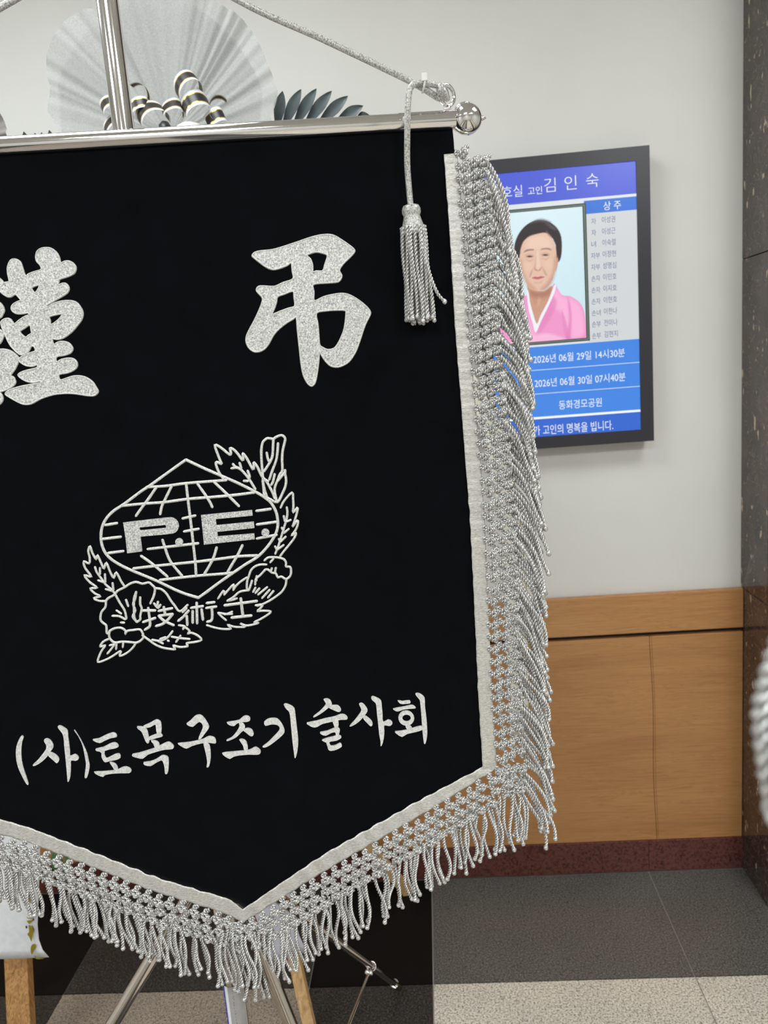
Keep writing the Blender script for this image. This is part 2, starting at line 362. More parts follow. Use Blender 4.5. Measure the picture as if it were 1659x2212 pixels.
# --- cloth
top_z = ZR-.004; UL, UR = -.352, .352
lowR = [uv(*q) for q in ((1050, 1655), (900, 1738), (700, 1853), (525, 1968))]
lowL = [uv(*q) for q in ((510, 1955), (470, 1938), (340, 1897), (200, 1843), (60, 1788), (0, 1770))]
low = sorted(lowR+lowL); u_a, z_a = low[0]; low = [(UL-.01, z_a+.042)] + low + [(UR+.01, uv(1052, 1655)[1]+.003)]
def lowz(u):
    for (a, za), (b, zb) in zip(low, low[1:]):
        if a <= u <= b: return za+(zb-za)*(u-a)/(b-a)
    return low[0][1] if u < low[0][0] else low[-1][1]
redge = [(283, 978), (335, 984), (500, 988), (700, 998), (900, 1014), (1000, 1021), (1300, 1036), (1500, 1047), (1655, 1057)]
def edgeU(z):                     # right edge of the cloth as a function of height
    pts = [uv(x, y) for y, x in redge]
    for (a, za), (b, zb) in zip(pts, pts[1:]):
        if zb <= z <= za: return b+(a-b)*(z-zb)/(za-zb)
    return pts[0][0] if z > pts[0][1] else pts[-1][0]
mb = MB(); NU, NZ = 90, 90; vs = []
EU = [edgeU(top_z-(top_z-.72)*j/60) for j in range(61)]
for i in range(NU+1):
    f = i/NU
    zl = lowz(UL+(UR-UL)*f)
    for j in range(NZ+1):
        z = top_z+(zl-top_z)*j/NZ
        e = EU[min(60, max(0, int((top_z-z)/(top_z-.72)*60)))]
        vs.append(S(UL+(e-UL)*f, z, 0))
mb.add(vs, [(i*(NZ+1)+j, i*(NZ+1)+j+1, (i+1)*(NZ+1)+j+1, (i+1)*(NZ+1)+j) for i in range(NU) for j in range(NZ)])
cloth = build(mb, 'cloth', M['velvet'], ban, True)
sd = cloth.modifiers.new('solid', 'SOLIDIFY'); sd.thickness = .0012; sd.offset = -1

# --- embroidery: filled shapes and ribbon-like stitched lines lying on the cloth
def fill_shape(mb, outer, holes, tr, off, sub=3, mi=0, side=True, smooth=True):
    x0, y0, s = tr
    loops = []
    for lp in [outer]+list(holes):
        q = smooth_closed(lp, sub) if smooth else [Vector((a, b)) for a, b in lp]
        loops.append([uv(x0+a.x/s, y0+a.y/s) for a in q])
    flat = [p for lp in loops for p in lp]
    tris = geometry.tessellate_polygon([[Vector((p[0], p[1], 0)) for p in lp] for lp in loops])
    bm = bmesh.new(); bv = [bm.verts.new((p[0], p[1], 0)) for p in flat]
    for t in tris:
        try: bm.faces.new([bv[i] for i in t])
        except ValueError: pass
    us = [p[0] for p in flat]; zs = [p[1] for p in flat]; st = .014
    for lo, hi, ax in ((min(us), max(us), (1,0,0)), (min(zs), max(zs), (0,1,0))):
        k = math.ceil(lo/st)*st
        while k < hi:
            bmesh.ops.bisect_plane(bm, geom=bm.verts[:]+bm.edges[:]+bm.faces[:], plane_co=(k*ax[0], k*ax[1], 0), plane_no=ax); k += st
    bm.normal_update(); bm.verts.index_update()
    vs = [S(v.co.x, v.co.y, off) for v in bm.verts]
    fs = []
    for f in bm.faces:
        idx = [v.index for v in f.verts]
        fs.append(idx if f.normal.z > 0 else idx[::-1])
    bm.free(); mb.add(vs, fs, mi)
    if side:
        for lp in loops:
            n = len(lp); vs = [S(a, b, off) for a, b in lp]+[S(a, b, 0) for a, b in lp]
            mb.add(vs, [(i, (i+1)%n, n+(i+1)%n, n+i) for i in range(n)], mi)
def line(mb, pts, tr, wpx, off=.0011, mi=0, sub=4, sm=True):
    x0, y0, s = tr
    q = [Vector((x0+a/s, y0+b/s)) for a, b in pts]
    q = smooth_open(q, sub) if sm and len(q) > 2 else q
    if len(q) == 2: q = [q[0].lerp(q[1], i/4) for i in range(5)]
    n = len(q); vs = []
    d0 = (q[1]-q[0]).normalized(); d1 = (q[-1]-q[-2]).normalized(); h = wpx/2
    P = [(q[0]-d0*h*.8, .45)] + [(a, 1) for a in q] + [(q[-1]+d1*h*.8, .45)]
    for i, (a, k) in enumerate(P):
        t = P[min(i+1, len(P)-1)][0]-P[max(i-1, 0)][0]; t = t.normalized() if t.length > 1e-6 else Vector((1, 0)); nn = Vector((-t.y, t.x))
        jit = 1+.10*noise.noise(Vector((a.x*.4, a.y*.4, 0)))
        for e, o in ((-1, 0), (-.6, off*.8), (0, off), (.6, off*.8), (1, 0)):
            c = a+nn*(e*h*k*jit); vs.append(SP(c.x, c.y, o))
    mb.add(vs, [(i*5+k, i*5+k+1, (i+1)*5+k+1, (i+1)*5+k) for i in range(len(P)-1) for k in range(4)], mi)
def outline(mb, loops, tr, wpx, off, mi=0):
    for lp in loops:
        q = [(v.x, v.y) for v in smooth_closed(lp, 3)]
        line(mb, q+[q[0]], tr, wpx, off, mi, 1, False)

def glyph(name, outer, holes, tr, extra=(), label=None):
    mb = MB(); fill_shape(mb, outer, holes, tr, .0016)
    for e in extra: fill_shape(mb, e, [], tr, .0016)
    o = build(mb, name, M['silver'], ban)
    m2 = MB(); outline(m2, [outer]+list(holes)+list(extra), tr, 4.2, .0024)
    build(m2, 'stitched_edge', M['silver_edge'], o, True)
    if label: o['label'] = label
    return o
TJ = (500, 480, 3.318)
jo_outer = [(150,238),(185,212),(290,200),(380,175),(470,145),(580,108),(660,92),(725,95),(790,130),(872,190),(878,218),(840,260),(800,300),(772,345),(790,385),(772,422),(740,432),(660,437),(585,448),(590,500),(593,565),(660,537),(740,518),(800,513),(850,525),(910,560),(965,605),(995,645),(985,680),(960,730),(935,800),(905,890),(880,945),(840,1000),(790,1030),(750,1038),(710,1028),(675,995),(645,950),(630,915),(627,950),(624,1000),(615,1070),(602,1140),(585,1168),(567,1172),(540,1145),(515,1090),(500,1010),(488,900),(475,780),(466,682),(440,695),(390,725),(340,765),(300,810),(270,865),(240,905),(205,925),(165,928),(130,905),(108,865),(108,820),(130,770),(165,705),(200,630),(225,555),(205,520),(180,490),(195,462),(240,460),(310,462),(370,435),(442,408),(437,350),(430,292),(400,310),(350,330),(300,340),(255,325),(205,290),(165,258)]
jo_holes = [[(540,238),(600,215),(650,222),(688,240),(672,300),(655,350),(610,352),(582,358),(580,310),(565,265)],
            [(330,535),(380,515),(442,495),(450,540),(455,602),(410,618),(350,640),(292,660),(310,610),(322,570)],
            [(608,652),(680,635),(760,630),(815,633),(822,660),(810,760),(785,830),(755,885),(730,908),(690,915),(655,900),(631,880),(625,820),(618,730)]]
glyph('embroidered_character', jo_outer, jo_holes, TJ, label='large silver condolence character on the right')
TG = (0, 500, 5.528)
g_outer = [(430,300),(445,240),(490,205),(550,195),(610,205),(670,250),(705,310),(722,378),(770,358),(820,355),(870,380),(903,430),(890,490),(840,525),(770,550),(710,570),(700,600),(692,640),(740,622),(780,622),(815,660),(815,710),(770,755),(700,795),(620,840),(550,885),(562,905),(640,860),(740,832),(840,828),(910,850),(960,910),(985,975),(970,1050),(920,1120),(860,1190),(800,1240),(740,1275),(670,1287),(622,1280),(637,1350),(690,1322),(750,1315),(810,1330),(850,1370),(862,1410),(835,1450),(770,1475),(672,1495),(670,1560),(730,1530),(810,1515),(870,1522),(910,1560),(915,1610),(880,1650),(810,1685),(702,1708),(714,1775),(790,1755),(870,1730),(950,1728),(1030,1750),(1100,1800),(1140,1860),(1165,1915),(1130,1955),(1080,1962),(980,1950),(880,1935),(770,1933),(650,1945),(560,1970),(480,2000),(400,2045),(350,2062),(280,2060),(200,2025),(130,1985),(72,1945),(85,1915),(150,1880),(260,1850),(360,1830),(490,1808),(475,1785),(420,1800),(360,1797),(300,1780),(245,1745),(220,1710),(260,1680),(340,1655),(442,1628),(442,1590),(400,1605),(350,1608),(290,1590),(235,1550),(240,1510),(300,1475),(380,1445),(425,1425),(405,1370),(370,1372),(355,1400),(330,1440),(270,1470),(225,1460),(170,1410),(120,1350),(80,1270),(60,1215),(25,1140),(15,1080),(60,1045),(115,1045),(150,1085),(170,1110),(230,1060),(290,1020),(347,995),(330,970),(270,980),(200,980),(150,950),(138,905),(170,860),(230,832),(252,822),(215,775),(180,750),(130,780),(85,775),(30,740),(0,700),(20,640),(60,610),(112,595),(95,500),(95,420),(130,345),(180,332),(240,365),(265,430),(302,535),(340,510),(400,485),(492,455),(480,400),(440,355)]
g_holes = [[(475,640),(420,735),(375,672)], [(740,985),(700,1050),(605,1115),(595,1060),(585,1018),(660,995)], [(358,1115),(375,1190),(380,1215),(340,1240),(300,1265),(235,1200),(290,1155)]]
g_extra = [[(-620,900),(-420,860),(-200,830),(-60,830),(0,855),(35,900),(48,950),(25,1000),(0,1030),(-80,1045),(-260,1040),(-440,1040),(-600,1020)],
           [(-330,420),(-240,400),(-120,470),(-20,550),(38,612),(8,665),(-60,690),(-180,640),(-280,540)],
           [(-520,1210),(-300,1175),(-120,1150),(-40,1155),(0,1175),(52,1215),(38,1262),(0,1335),(-60,1350),(-260,1340),(-480,1330)],
           [(-520,1500),(-300,1450),(-80,1420),(0,1410),(60,1410),(130,1430),(190,1475),(222,1512),(215,1560),(180,1640),(125,1720),(160,1740),(185,1790),(170,1830),(100,1880),(0,1915),(-140,1945),(-330,1960),(-440,1930),(-470,1750)],
           [(-400,2010),(-200,1960),(-60,1920),(0,1925),(30,1965),(35,2010),(10,2055),(-60,2085),(-220,2120),(-380,2110)]]
glyph('embroidered_character', g_outer, g_holes, TG, g_extra, label='large silver condolence character cut by the left edge')

# --- the line of brush lettering near the bottom
K1, K2, K3 = (20, 1540, 5.184), (330, 1510, 5.184), (640, 1480, 5.184)
ring_o = [(1233+88*math.cos(a*math.pi/8), 372+85*math.sin(a*math.pi/8)) for a in range(16)]
ring_i = [(1236+47*math.cos(a*math.pi/8), 371+38*math.sin(a*math.pi/8)) for a in range(16)]
letters = [
 (K1, [[(155,233),(178,250),(162,300),(153,370),(152,440),(160,520),(178,600),(205,680),(232,770),(218,780),(190,740),(150,660),(120,590),(100,510),(93,430),(100,350),(125,280)]]),
 (K1, [[(405,280),(435,268),(475,290),(505,340),(500,380),(470,420),(450,455),(405,505),(345,550),(290,573),(282,555),(330,510),(380,450),(425,385),(425,340),(405,305)],
       [(470,420),(520,440),(560,475),(570,515),(545,545),(515,520),(475,485),(448,455)],
       [(555,135),(580,128),(630,155),(662,185),(668,250),(680,330),(690,420),(694,465),(745,445),(785,475),(783,505),(750,520),(705,515),(700,560),(700,620),(695,690),(680,745),(665,750),(660,690),(650,580),(638,460),(625,340),(618,260),(600,210),(560,160)]]),
 (K1, [[(740,180),(770,225),(810,290),(845,360),(880,440),(895,510),(908,570),(900,640),(880,705),(865,715),(853,700),(862,620),(868,560),(858,490),(840,400),(820,330),(780,250),(738,192)]]),
 (K1, [[(942,285),(1010,275),(1080,240),(1160,212),(1200,225),(1208,262),(1140,275),(1070,305),(1020,328),(960,308)],
       [(975,390),(1060,370),(1130,335),(1185,320),(1220,340),(1228,370),(1180,390),(1075,415),(1090,490),(1130,480),(1190,450),(1240,445),(1252,490),(1200,515),(1140,525),(1085,540),(1060,520),(1040,480),(1040,440),(1015,420),(985,415)],
       [(1130,538),(1180,545),(1215,580),(1225,625),(1190,630),(1165,590)],
       [(958,645),(1050,640),(1150,632),(1230,615),(1270,595),(1315,587),(1360,605),(1375,635),(1350,658),(1260,660),(1160,665),(1080,680),(1060,700),(1000,680)]]),
 (K1, [[(1435,145),(1500,150),(1540,170),(1560,230),(1572,310),(1555,335),(1530,310),(1505,250),(1480,200),(1445,175)],
       [(1505,140),(1560,115),(1600,95),(1647,70),(1682,80),(1704,110),(1704,222),(1657,225),(1645,160),(1636,125),(1580,155),(1520,160)],
       [(1555,270),(1630,235),(1690,222),(1718,240),(1715,258),(1650,275),(1575,295)],
       [(1590,300),(1640,300),(1680,325),(1682,370),(1640,385),(1620,340)],
       [(1385,450),(1460,435),(1560,405),(1650,375),(1740,330),(1790,315),(1830,340),(1848,365),(1830,395),(1750,400),(1650,425),(1560,455),(1500,500),(1440,490),(1390,475)],
       [(1510,540),(1580,530),(1650,505),(1710,465),(1750,465),(1788,490),(1790,580),(1785,640),(1770,668),(1750,660),(1745,600),(1725,530),(1700,520),(1640,550),(1590,580),(1525,570)]]),
 (K2, [[(380,270),(420,240),(470,190),(515,173),(560,190),(605,250),(632,305),(615,345),(580,390),(540,440),(512,445),(530,390),(560,320),(555,280),(525,255),(490,275),(450,308),(400,295)],
       [(283,488),(370,480),(470,465),(570,440),(610,418),(650,412),(695,430),(710,470),(700,495),(630,485),(540,492),(440,520),(380,547),(320,520)],
       [(570,488),(610,485),(638,510),(650,580),(650,660),(635,740),(615,757),(605,745),(612,700),(600,620),(580,540)]]),
 (K2, [[(828,262),(900,250),(970,235),(1010,200),(1045,190),(1085,205),(1088,245),(1050,262),(990,262),(940,280),(910,305),(860,295)],
       [(960,255),(1000,265),(1030,300),(1025,345),(990,375),(940,425),(880,455),(835,470),(828,455),(880,430),(920,390),(955,340),(970,300)],
       [(1020,340),(1065,328),(1110,345),(1130,395),(1110,422),(1080,410),(1045,380),(1018,360)],
       [(968,455),(1010,450),(1050,480),(1065,570),(1025,577),(1010,520)],
       [(778,600),(870,588),(980,580),(1080,570),(1130,545),(1160,540),(1200,570),(1208,600),(1180,625),(1080,622),(960,630),(900,645),(865,665),(815,640)]]),
 (K2, [[(1245,265),(1290,230),(1340,222),(1395,230),(1440,280),(1470,340),(1473,385),(1440,425),(1380,475),(1310,525),(1260,548),(1230,545),(1235,530),(1290,490),(1350,430),(1415,360),(1415,320),(1380,298),(1320,295),(1260,308)],
       [(1465,75),(1490,62),(1540,80),(1585,115),(1598,200),(1612,320),(1625,430),(1628,500),(1618,600),(1600,665),(1588,668),(1580,610),(1565,500),(1550,350),(1540,240),(1528,160),(1495,125)]]),
 (K3, [[(305,175),(345,163),(380,180),(398,215),(395,240),(360,270),(290,325),(215,370),(190,375),(200,355),(260,310),(320,245),(330,215)],
       [(380,240),(430,238),(470,240),(500,275),(498,305),(470,315),(420,295),(365,268)],
       [(118,435),(220,415),(330,385),(430,365),(490,340),(540,340),(575,370),(565,400),(500,402),(400,425),(290,450),(240,480),(190,487),(135,460)],
       [(410,412),(465,405),(475,450),(465,492),(435,492),(420,460)],
       [(268,540),(350,525),(430,490),(475,490),(490,520),(478,570),(500,580),(502,605),(450,635),(385,645),(350,660),(300,640),(290,625),(360,600),(440,580),(432,540),(380,555),(330,580),(280,565)],
       [(335,650),(370,655),(385,690),(440,685),(490,660),(510,680),(505,705),(450,735),(390,748),(360,735),(350,700)]]),
 (K3, [[(705,220),(735,210),(770,235),(800,285),(790,320),(760,360),(700,425),(640,465),(605,478),(602,465),(660,400),(715,325),(730,290),(715,250)],
       [(765,350),(810,375),(850,415),(855,455),(835,472),(800,440),(750,385)],
       [(840,145),(860,132),(910,150),(952,180),(960,250),(968,330),(975,420),(1030,392),(1070,410),(1077,440),(1045,465),(987,458),(988,520),(980,610),(960,680),(945,688),(945,640),(930,560),(918,440),(905,330),(898,240),(885,205),(850,175)]]),
 (K3, [[(1135,175),(1190,182),(1270,172),(1275,205),(1210,215),(1165,212)],
       [(1085,270),(1170,250),(1250,232),(1300,222),(1335,245),(1330,262),(1260,268),(1200,278),(1140,300),(1105,290)],
       'ring', [(1225,450),(1280,455),(1295,490),(1240,497)],
       [(1107,525),(1180,515),(1280,490),(1400,455),(1410,500),(1320,530),(1240,550),(1185,583),(1125,550)],
       [(1335,95),(1365,87),(1405,105),(1437,140),(1440,230),(1455,350),(1465,480),(1465,560),(1450,640),(1435,658),(1425,620),(1412,500),(1400,330),(1388,200),(1378,160),(1345,120)]]),
]
for tr, strokes in letters:
    mb = MB()
    for i, st in enumerate(strokes):
        if st == 'ring': fill_shape(mb, ring_o, [ring_i], tr, .0014+.0001*i, 2)
        else: fill_shape(mb, st, [], tr, .0014+.00012*i, 2)
    build(mb, 'embroidered_letter', M['white_thread'], ban)

# --- the emblem: globe in a lozenge, two letters, wreath of leaves and flowers
E0, E4, E5, E6, E7 = (150, 900, 3.130), (160, 1160, 5.184), (400, 1150, 5.925), (440, 920, 6.9125), (200, 980, 6.9125)
mb = MB()
line(mb, [(785,293),(660,382),(545,465),(480,508),(370,590),(295,640),(247,690),(220,745),(211,800),(215,860),(235,915),(272,960),(330,1000),(410,1040),(520,1085),(600,1120),(750,1190),(870,1228)], E0, 6.2)
line(mb, [(870,1228),(930,1185),(1010,1125),(1110,1055),(1190,1000),(1270,950),(1330,890),(1380,820),(1405,760),(1408,700),(1395,640),(1360,580),(1310,540),(1250,505),(1150,455),(1060,415),(920,355),(787,293)], E0, 6.2)
for q in ([(520,478),(650,470),(785,452),(930,440),(1060,430)], [(350,605),(500,590),(640,580),(800,558),(960,545),(1120,530),(1250,513)],
          [(430,1030),(600,1010),(840,985),(1000,965),(1150,945),(1270,940)], [(610,1108),(760,1090),(900,1075),(1050,1063),(1110,1055)],
          [(788,455),(800,560),(820,720),(838,880),(850,990),(855,1075)], [(585,480),(530,560),(485,620),(448,672)], [(690,470),(640,570),(622,610),(612,660)],
          [(865,455),(925,540),(950,580),(965,612)], [(975,440),(1060,520),(1110,570),(1145,605)], [(482,945),(560,1000),(660,1085)], [(627,835),(645,890),(680,980),(760,1080)],
          [(995,885),(975,950),(945,1010),(910,1068)], [(1170,870),(1135,940),(1105,990),(1070,1050)],
          [(240,735),(320,722)], [(215,830),(345,815)], [(260,925),(362,912)], [(765,690),(850,670)], [(775,778),(873,760)], [(528,898),(700,878),(870,858)],
          [(1265,638),(1360,625)], [(1268,730),(1400,712)], [(1268,825),(1400,800)]):
    line(mb, q, E0, 6.0)
emb = build(mb, 'embroidered_emblem', M['silver_edge'], ban, True)
emb['label'] = 'silver globe emblem with two letters in a wreath of leaves and blossoms'
def sub_fill(name, outer, holes, tr, sm=False):
    mb = MB(); fill_shape(mb, outer, holes, tr, .0018, 1, 0, True, sm); build(mb, name, M['silver'], emb)
sub_fill('letter_p', [(455,1030),(700,1000),(1090,955),(1170,950),(1215,962),(1250,985),(1282,1030),(1290,1090),(1265,1150),(1235,1178),(1195,1193),(1100,1205),(715,1240),(740,1460),(515,1490),(490,1260)], [[(700,1103),(1085,1065),(1097,1085),(1095,1108),(708,1145)]], E7)
sub_fill('letter_e', [(890,665),(1235,630),(1240,668),(990,692),(995,733),(1247,708),(1251,752),(1000,778),(1005,808),(1250,788),(1253,828),(910,865)], [], E0)
for c in ((742,848), (1325,783)): sub_fill('dot', [(c[0]+27*math.cos(a*math.pi/8), c[1]+27*math.sin(a*math.pi/8)) for a in range(16)], [], E0)
def sub_lines(name, tr, wpx, *polys, sub=3):
    mb = MB()
    for i, q in enumerate(polys): line(mb, q, tr, wpx, .0011+.00006*(i % 5), 0, sub)
    build(mb, name, M['silver_edge'], emb, True)
sub_lines('leaf', E6, 5.6, [(300,800),(230,700),(185,590),(190,540),(265,570),(250,530),(210,430),(165,285),(260,330),(385,430),(405,400),(390,335),(440,350),(510,420),(580,515),(590,470),(580,410),(640,480),(735,650),(748,590),(745,545),(800,610),(850,720),(900,790),(960,830)],
          [(435,570),(470,610),(540,640),(610,710),(660,770),(700,830),(770,945)], [(415,635),(490,625),(540,645)], [(535,555),(560,630)], [(655,670),(685,750),(675,790)], [(600,822),(660,825)])
sub_lines('flower_bud', E6, 5.6, [(905,1050),(890,900),(885,820),(880,720),(865,540),(860,370),(880,250),(930,195),(970,185),(1040,195),(1075,170),(1160,140),(1215,185),(1205,260),(1180,370),(1170,500),(1175,660),(1140,720),(1095,830),(1060,930),(1065,1010),(1090,1130)],
          [(1040,200),(1035,300),(1030,420),(1010,500),(960,590),(900,680)], [(940,400),(955,480),(975,530)], [(1110,260),(1100,400),(1080,520),(1020,680),(980,800)], [(1060,720),(1035,830),(1010,880)], [(900,790),(950,850),(1020,980),(1060,1080)],
          [(880,820),(910,960),(945,1060)], [(1215,660),(1215,720),(1230,800),(1220,900),(1170,1020),(1100,1140),(1000,1100),(930,1060)], [(1205,700),(1100,830)])
sub_lines('leaf', E6, 5.0, [(1150,1220),(1200,1120),(1320,995),(1335,1100),(1340,1200),(1335,1295),(1400,1220),(1395,1290),(1350,1440),(1325,1510),(1400,1410),(1405,1470),(1370,1560),(1310,1640),(1380,1600),(1350,1680),(1290,1760),(1200,1870),(1140,1950)],
          [(1240,1215),(1250,1300),(1235,1400),(1200,1520),(1160,1650),(1120,1780),(1070,1910)], [(1195,1345),(1210,1420)], [(1300,1405),(1240,1430)], [(1165,1520),(1190,1570)], [(1270,1540),(1200,1600)], [(1120,1690),(1145,1730)], [(1225,1655),(1150,1730)], [(1065,1800),(1090,1850)], [(1195,1780),(1100,1850)])
sub_lines('blossom', E5, 5.0, [(1015,360),(1060,325),(1130,320),(1190,325),(1260,345),(1290,390),(1290,440),(1340,445),(1355,490),(1345,560),(1300,600),(1270,595),(1230,570),(1185,580),(1160,530),(1110,520),(1060,480),(1020,480)],
          [(1090,385),(1130,340)], [(1295,600),(1285,680),(1240,760),(1170,820),(1080,880),(980,930),(920,945)], [(1040,415),(960,415),(890,440),(840,490),(815,560),(790,640),(790,730),(815,740),(855,620)],
          [(1020,485),(960,550),(905,600),(895,670)], [(915,560),(910,620)], [(790,580),(700,640),(640,700),(615,740)], [(615,740),(620,670),(560,730),(500,800)], [(500,800),(490,750),(420,850)],
          [(810,745),(730,755),(680,775),(620,830),(540,880)], [(540,880),(600,870),(660,850)], [(870,765),(900,710)], [(900,780),(950,720)], [(935,800),(1050,705)], [(985,845),(1080,740)], [(1060,840),(1130,755)], [(1100,490),(1110,460)], [(1150,510),(1160,455)])
sub_lines('leaf', E5, 4.8, [(900,940),(990,930),(960,980),(920,1015),(1000,1010),(1095,1020),(1050,1065),(960,1120),(880,1160),(940,1165),(860,1190),(770,1200),(700,1170),(770,1215),(690,1220),(620,1215),(540,1190),(585,1240),(480,1245),(370,1225),(275,1195)],
          [(600,1020),(530,1050),(420,1035)], [(420,1040),(470,1090),(520,1130)], [(500,1055),(600,1050)])
sub_lines('leaf', E4, 5.0, [(560,560),(520,500),(465,400),(440,465),(400,400),(355,290),(330,360),(300,300),(255,205),(245,255),(200,180),(175,105),(155,160),(170,230),(165,300),(105,275),(120,350),(190,450),(110,430),(170,510),(255,575),(175,580),(230,640),(290,670),(215,690),(270,720),(340,725)],
          [(230,340),(250,400),(300,470),(350,540),(420,600),(455,650)], [(285,350),(285,420)], [(340,420),(345,510)], [(265,490),(330,515)], [(425,520),(435,600)], [(350,590),(420,610)])
sub_lines('blossom', E4, 5.2, [(350,720),(380,690),(450,650),(480,610),(560,570),(620,530),(690,510),(760,530),(830,515),(870,545),(900,580),(890,660),(850,750)], [(910,580),(970,590),(1030,640),(1080,720),(1120,770),(1180,840),(1270,765)],
          [(350,720),(345,790),(300,850),(290,930),(320,970),(355,1000),(360,1080),(390,1090)], [(455,650),(510,750),(560,830),(580,920)], [(690,620),(665,700),(665,800),(668,900),(690,955)], [(690,620),(678,700),(655,760),(680,830),(650,900),(700,960)], [(735,680),(735,760),(752,810),(735,890),(735,930),(700,960)],
          [(575,710),(600,780)], [(470,830),(520,865)], [(425,890),(500,895),(565,930)], [(520,965),(555,968)], [(890,750),(920,790)], [(935,730),(925,795)], [(965,765),(940,800)],
          [(390,1060),(450,1030),(520,1025),(570,1060),(565,1095),(590,1060),(660,1050),(735,1045),(770,1110),(760,1150),(700,1190),(620,1185),(530,1180),(450,1190),(400,1150),(385,1100),(395,1060)])
sub_lines('leaf', E4, 4.8, [(380,1150),(320,1180),(285,1235),(345,1220),(310,1270),(280,1330),(262,1405),(340,1385),(420,1345),(495,1295),(520,1290),(505,1340),(580,1310),(650,1250),(690,1190)], [(460,1190),(420,1250),(370,1310)], [(395,1220),(440,1210)], [(470,1200),(465,1260)], [(545,1190),(540,1240)])
sub_lines('leaf', E4, 5.0, [(760,1110),(830,1160),(900,1210),(980,1245),(1060,1260),(1130,1265),(1105,1222),(1180,1240),(1270,1230),(1255,1197),(1340,1185),(1425,1160),(1380,1110),(1310,1080),(1270,1090),(1290,1060),(1240,1020),(1210,1040),(1240,1010),(1170,995)], [(870,1160),(960,1170),(1040,1135),(1100,1060)], [(930,1170),(990,1200)], [(960,1150),(1020,1130)], [(1046,1168),(1056,1172)], [(1090,1125),(1180,1140),(1290,1150)], [(1190,1110),(1140,1180)])
sub_lines('emblem_character', E4, 6.0, [(765,832),(905,830)], [(825,800),(835,880),(845,960),(840,1010),(790,1045)], [(770,960),(905,915)], [(945,835),(1095,805)], [(1000,790),(1015,870)], [(945,890),(1100,870)], [(1100,870),(1050,930),(990,980),(915,1005)], [(950,900),(1010,950),(1110,995)])
sub_lines('emblem_character', E4, 6.0, [(1255,800),(1215,845)], [(1280,830),(1220,900),(1165,945)], [(1258,890),(1265,990)], [(1310,800),(1440,780)], [(1370,740),(1375,970)], [(1325,835),(1325,965)], [(1425,815),(1440,930)], [(1485,745),(1570,735)], [(1480,800),(1590,785)], [(1540,800),(1545,880),(1535,940),(1490,955)])
sub_lines('emblem_character', E5, 6.4, [(505,940),(915,885)], [(710,850),(735,1070)], [(595,1098),(845,1072)])

# --- fringe: woven tape, knotted net and twisted strands, following the cloth edge
inner = [(958,335),(970,500),(981,700),(997,900),(1004,1000),(1012,1100),(1022,1300),(1032,1500),(1042,1655),(900,1730),(700,1845),(525,1962),(500,1941),(470,1930),(340,1890),(200,1835),(60,1780),(0,1762),(-90,1722),(-170,1690)]
outer = [(987,332),(1001,500),(1011,700),(1028,900),(1037,1000),(1044,1100),(1052,1300),(1062,1500),(1073,1658),(912,1757),(716,1873),(527,1990),(488,1971),(455,1958),(328,1918),(190,1864),(52,1810),(-8,1793),(-98,1752),(-180,1718)]
def to_px(P):
    q = Vector(P)-CAM; d = q.dot(fwd); return (CX+F*q.dot(RIGHT)/d, CY+F*q.dot(DOWN)/d)
for u_, z_ in ((-.340, .952), (-.340, 1.20), (-.340, 1.45), (-.340, 1.655)):
    inner.append(to_px(S(u_, z_))); outer.append(to_px(S(u_-.017, z_-.004)))
def resample(p, step):
    p = [Vector(q) for q in p]; L = [0]
    for a, b in zip(p, p[1:]): L.append(L[-1]+(b-a).length)
    out = []; d = 0; j = 0
    while d <= L[-1]:
        while j < len(p)-2 and L[j+1] < d: j += 1
        out.append((d, p[j].lerp(p[j+1], (d-L[j])/max(1e-6, L[j+1]-L[j])))); d += step
    return out
def tape_mesh():
    mb = MB()
    A = resample(inner, 4); n = len(A); tot = A[-1][0]
    Lo = [0]
    for a, b in zip(outer, outer[1:]): Lo.append(Lo[-1]+(Vector(b)-Vector(a)).length)
    Li = [0]
    for a, b in zip(inner, inner[1:]): Li.append(Li[-1]+(Vector(b)-Vector(a)).length)
    vs = []; W = 8
    for d, a in A:
        j = max(i for i in range(len(Li)-1) if Li[i] <= d+1e-6); t = (d-Li[j])/(Li[j+1]-Li[j])
        b = Vector(outer[j]).lerp(Vector(outer[j+1]), t)
        rip = 1.2*noise.noise(Vector((d*.05, 3, 0)))+(.1 if d < 1325 else .5)*math.sin(d*.16)
        for k in range(W+1):
            f = k/W; q = a.lerp(b, f) + (a-b).normalized()*rip*(1-f)*1.2
            wob = ((.0003 if d < 1325 else .0009)*math.sin(d*.15+f*1.2)*(.4+.6*math.sin(d*.023+2)**2) + .0002*math.sin(d*.5))
            vs.append(SP(q.x, q.y, .0030+wob))
    mb.add(vs, [(i*(W+1)+k, (i+1)*(W+1)+k, (i+1)*(W+1)+k+1, i*(W+1)+k+1) for i in range(n-1) for k in range(W)])
    return mb
tape = build(tape_mesh(), 'fringe_tape', M['tape'], ban, True); tape['label'] = 'woven silver edging tape'
sd = tape.modifiers.new('solid', 'SOLIDIFY'); sd.thickness = .001

PXM = .000545                                   # metres per photo pixel at the cloth
CR = .0026                                      # cord radius
def twisted(paths, pitch=.0088, R=CR, name='cord', tip=None):
    mb = MB()
    for k, p in enumerate(paths): mb.twist(smooth_open(p, 5), R, pitch, 2, 5, 8, k*1.3)
    if tip is not None:
        t = Vector(tip)
        for rr, hh in ((1, 1),):
            prof = [(R*.3, R*1.3), (R*1.05, R*.7), (R*1.25, 0), (R*1.05, -R*.8), (R*.35, -R*1.3)]
            mb.lathe(prof, t, (0, 0, 1), 7)
    me = mb.mesh(name); me.polygons.foreach_set('use_smooth', [True]*len(me.polygons)); me.materials.append(M['cord']); return me
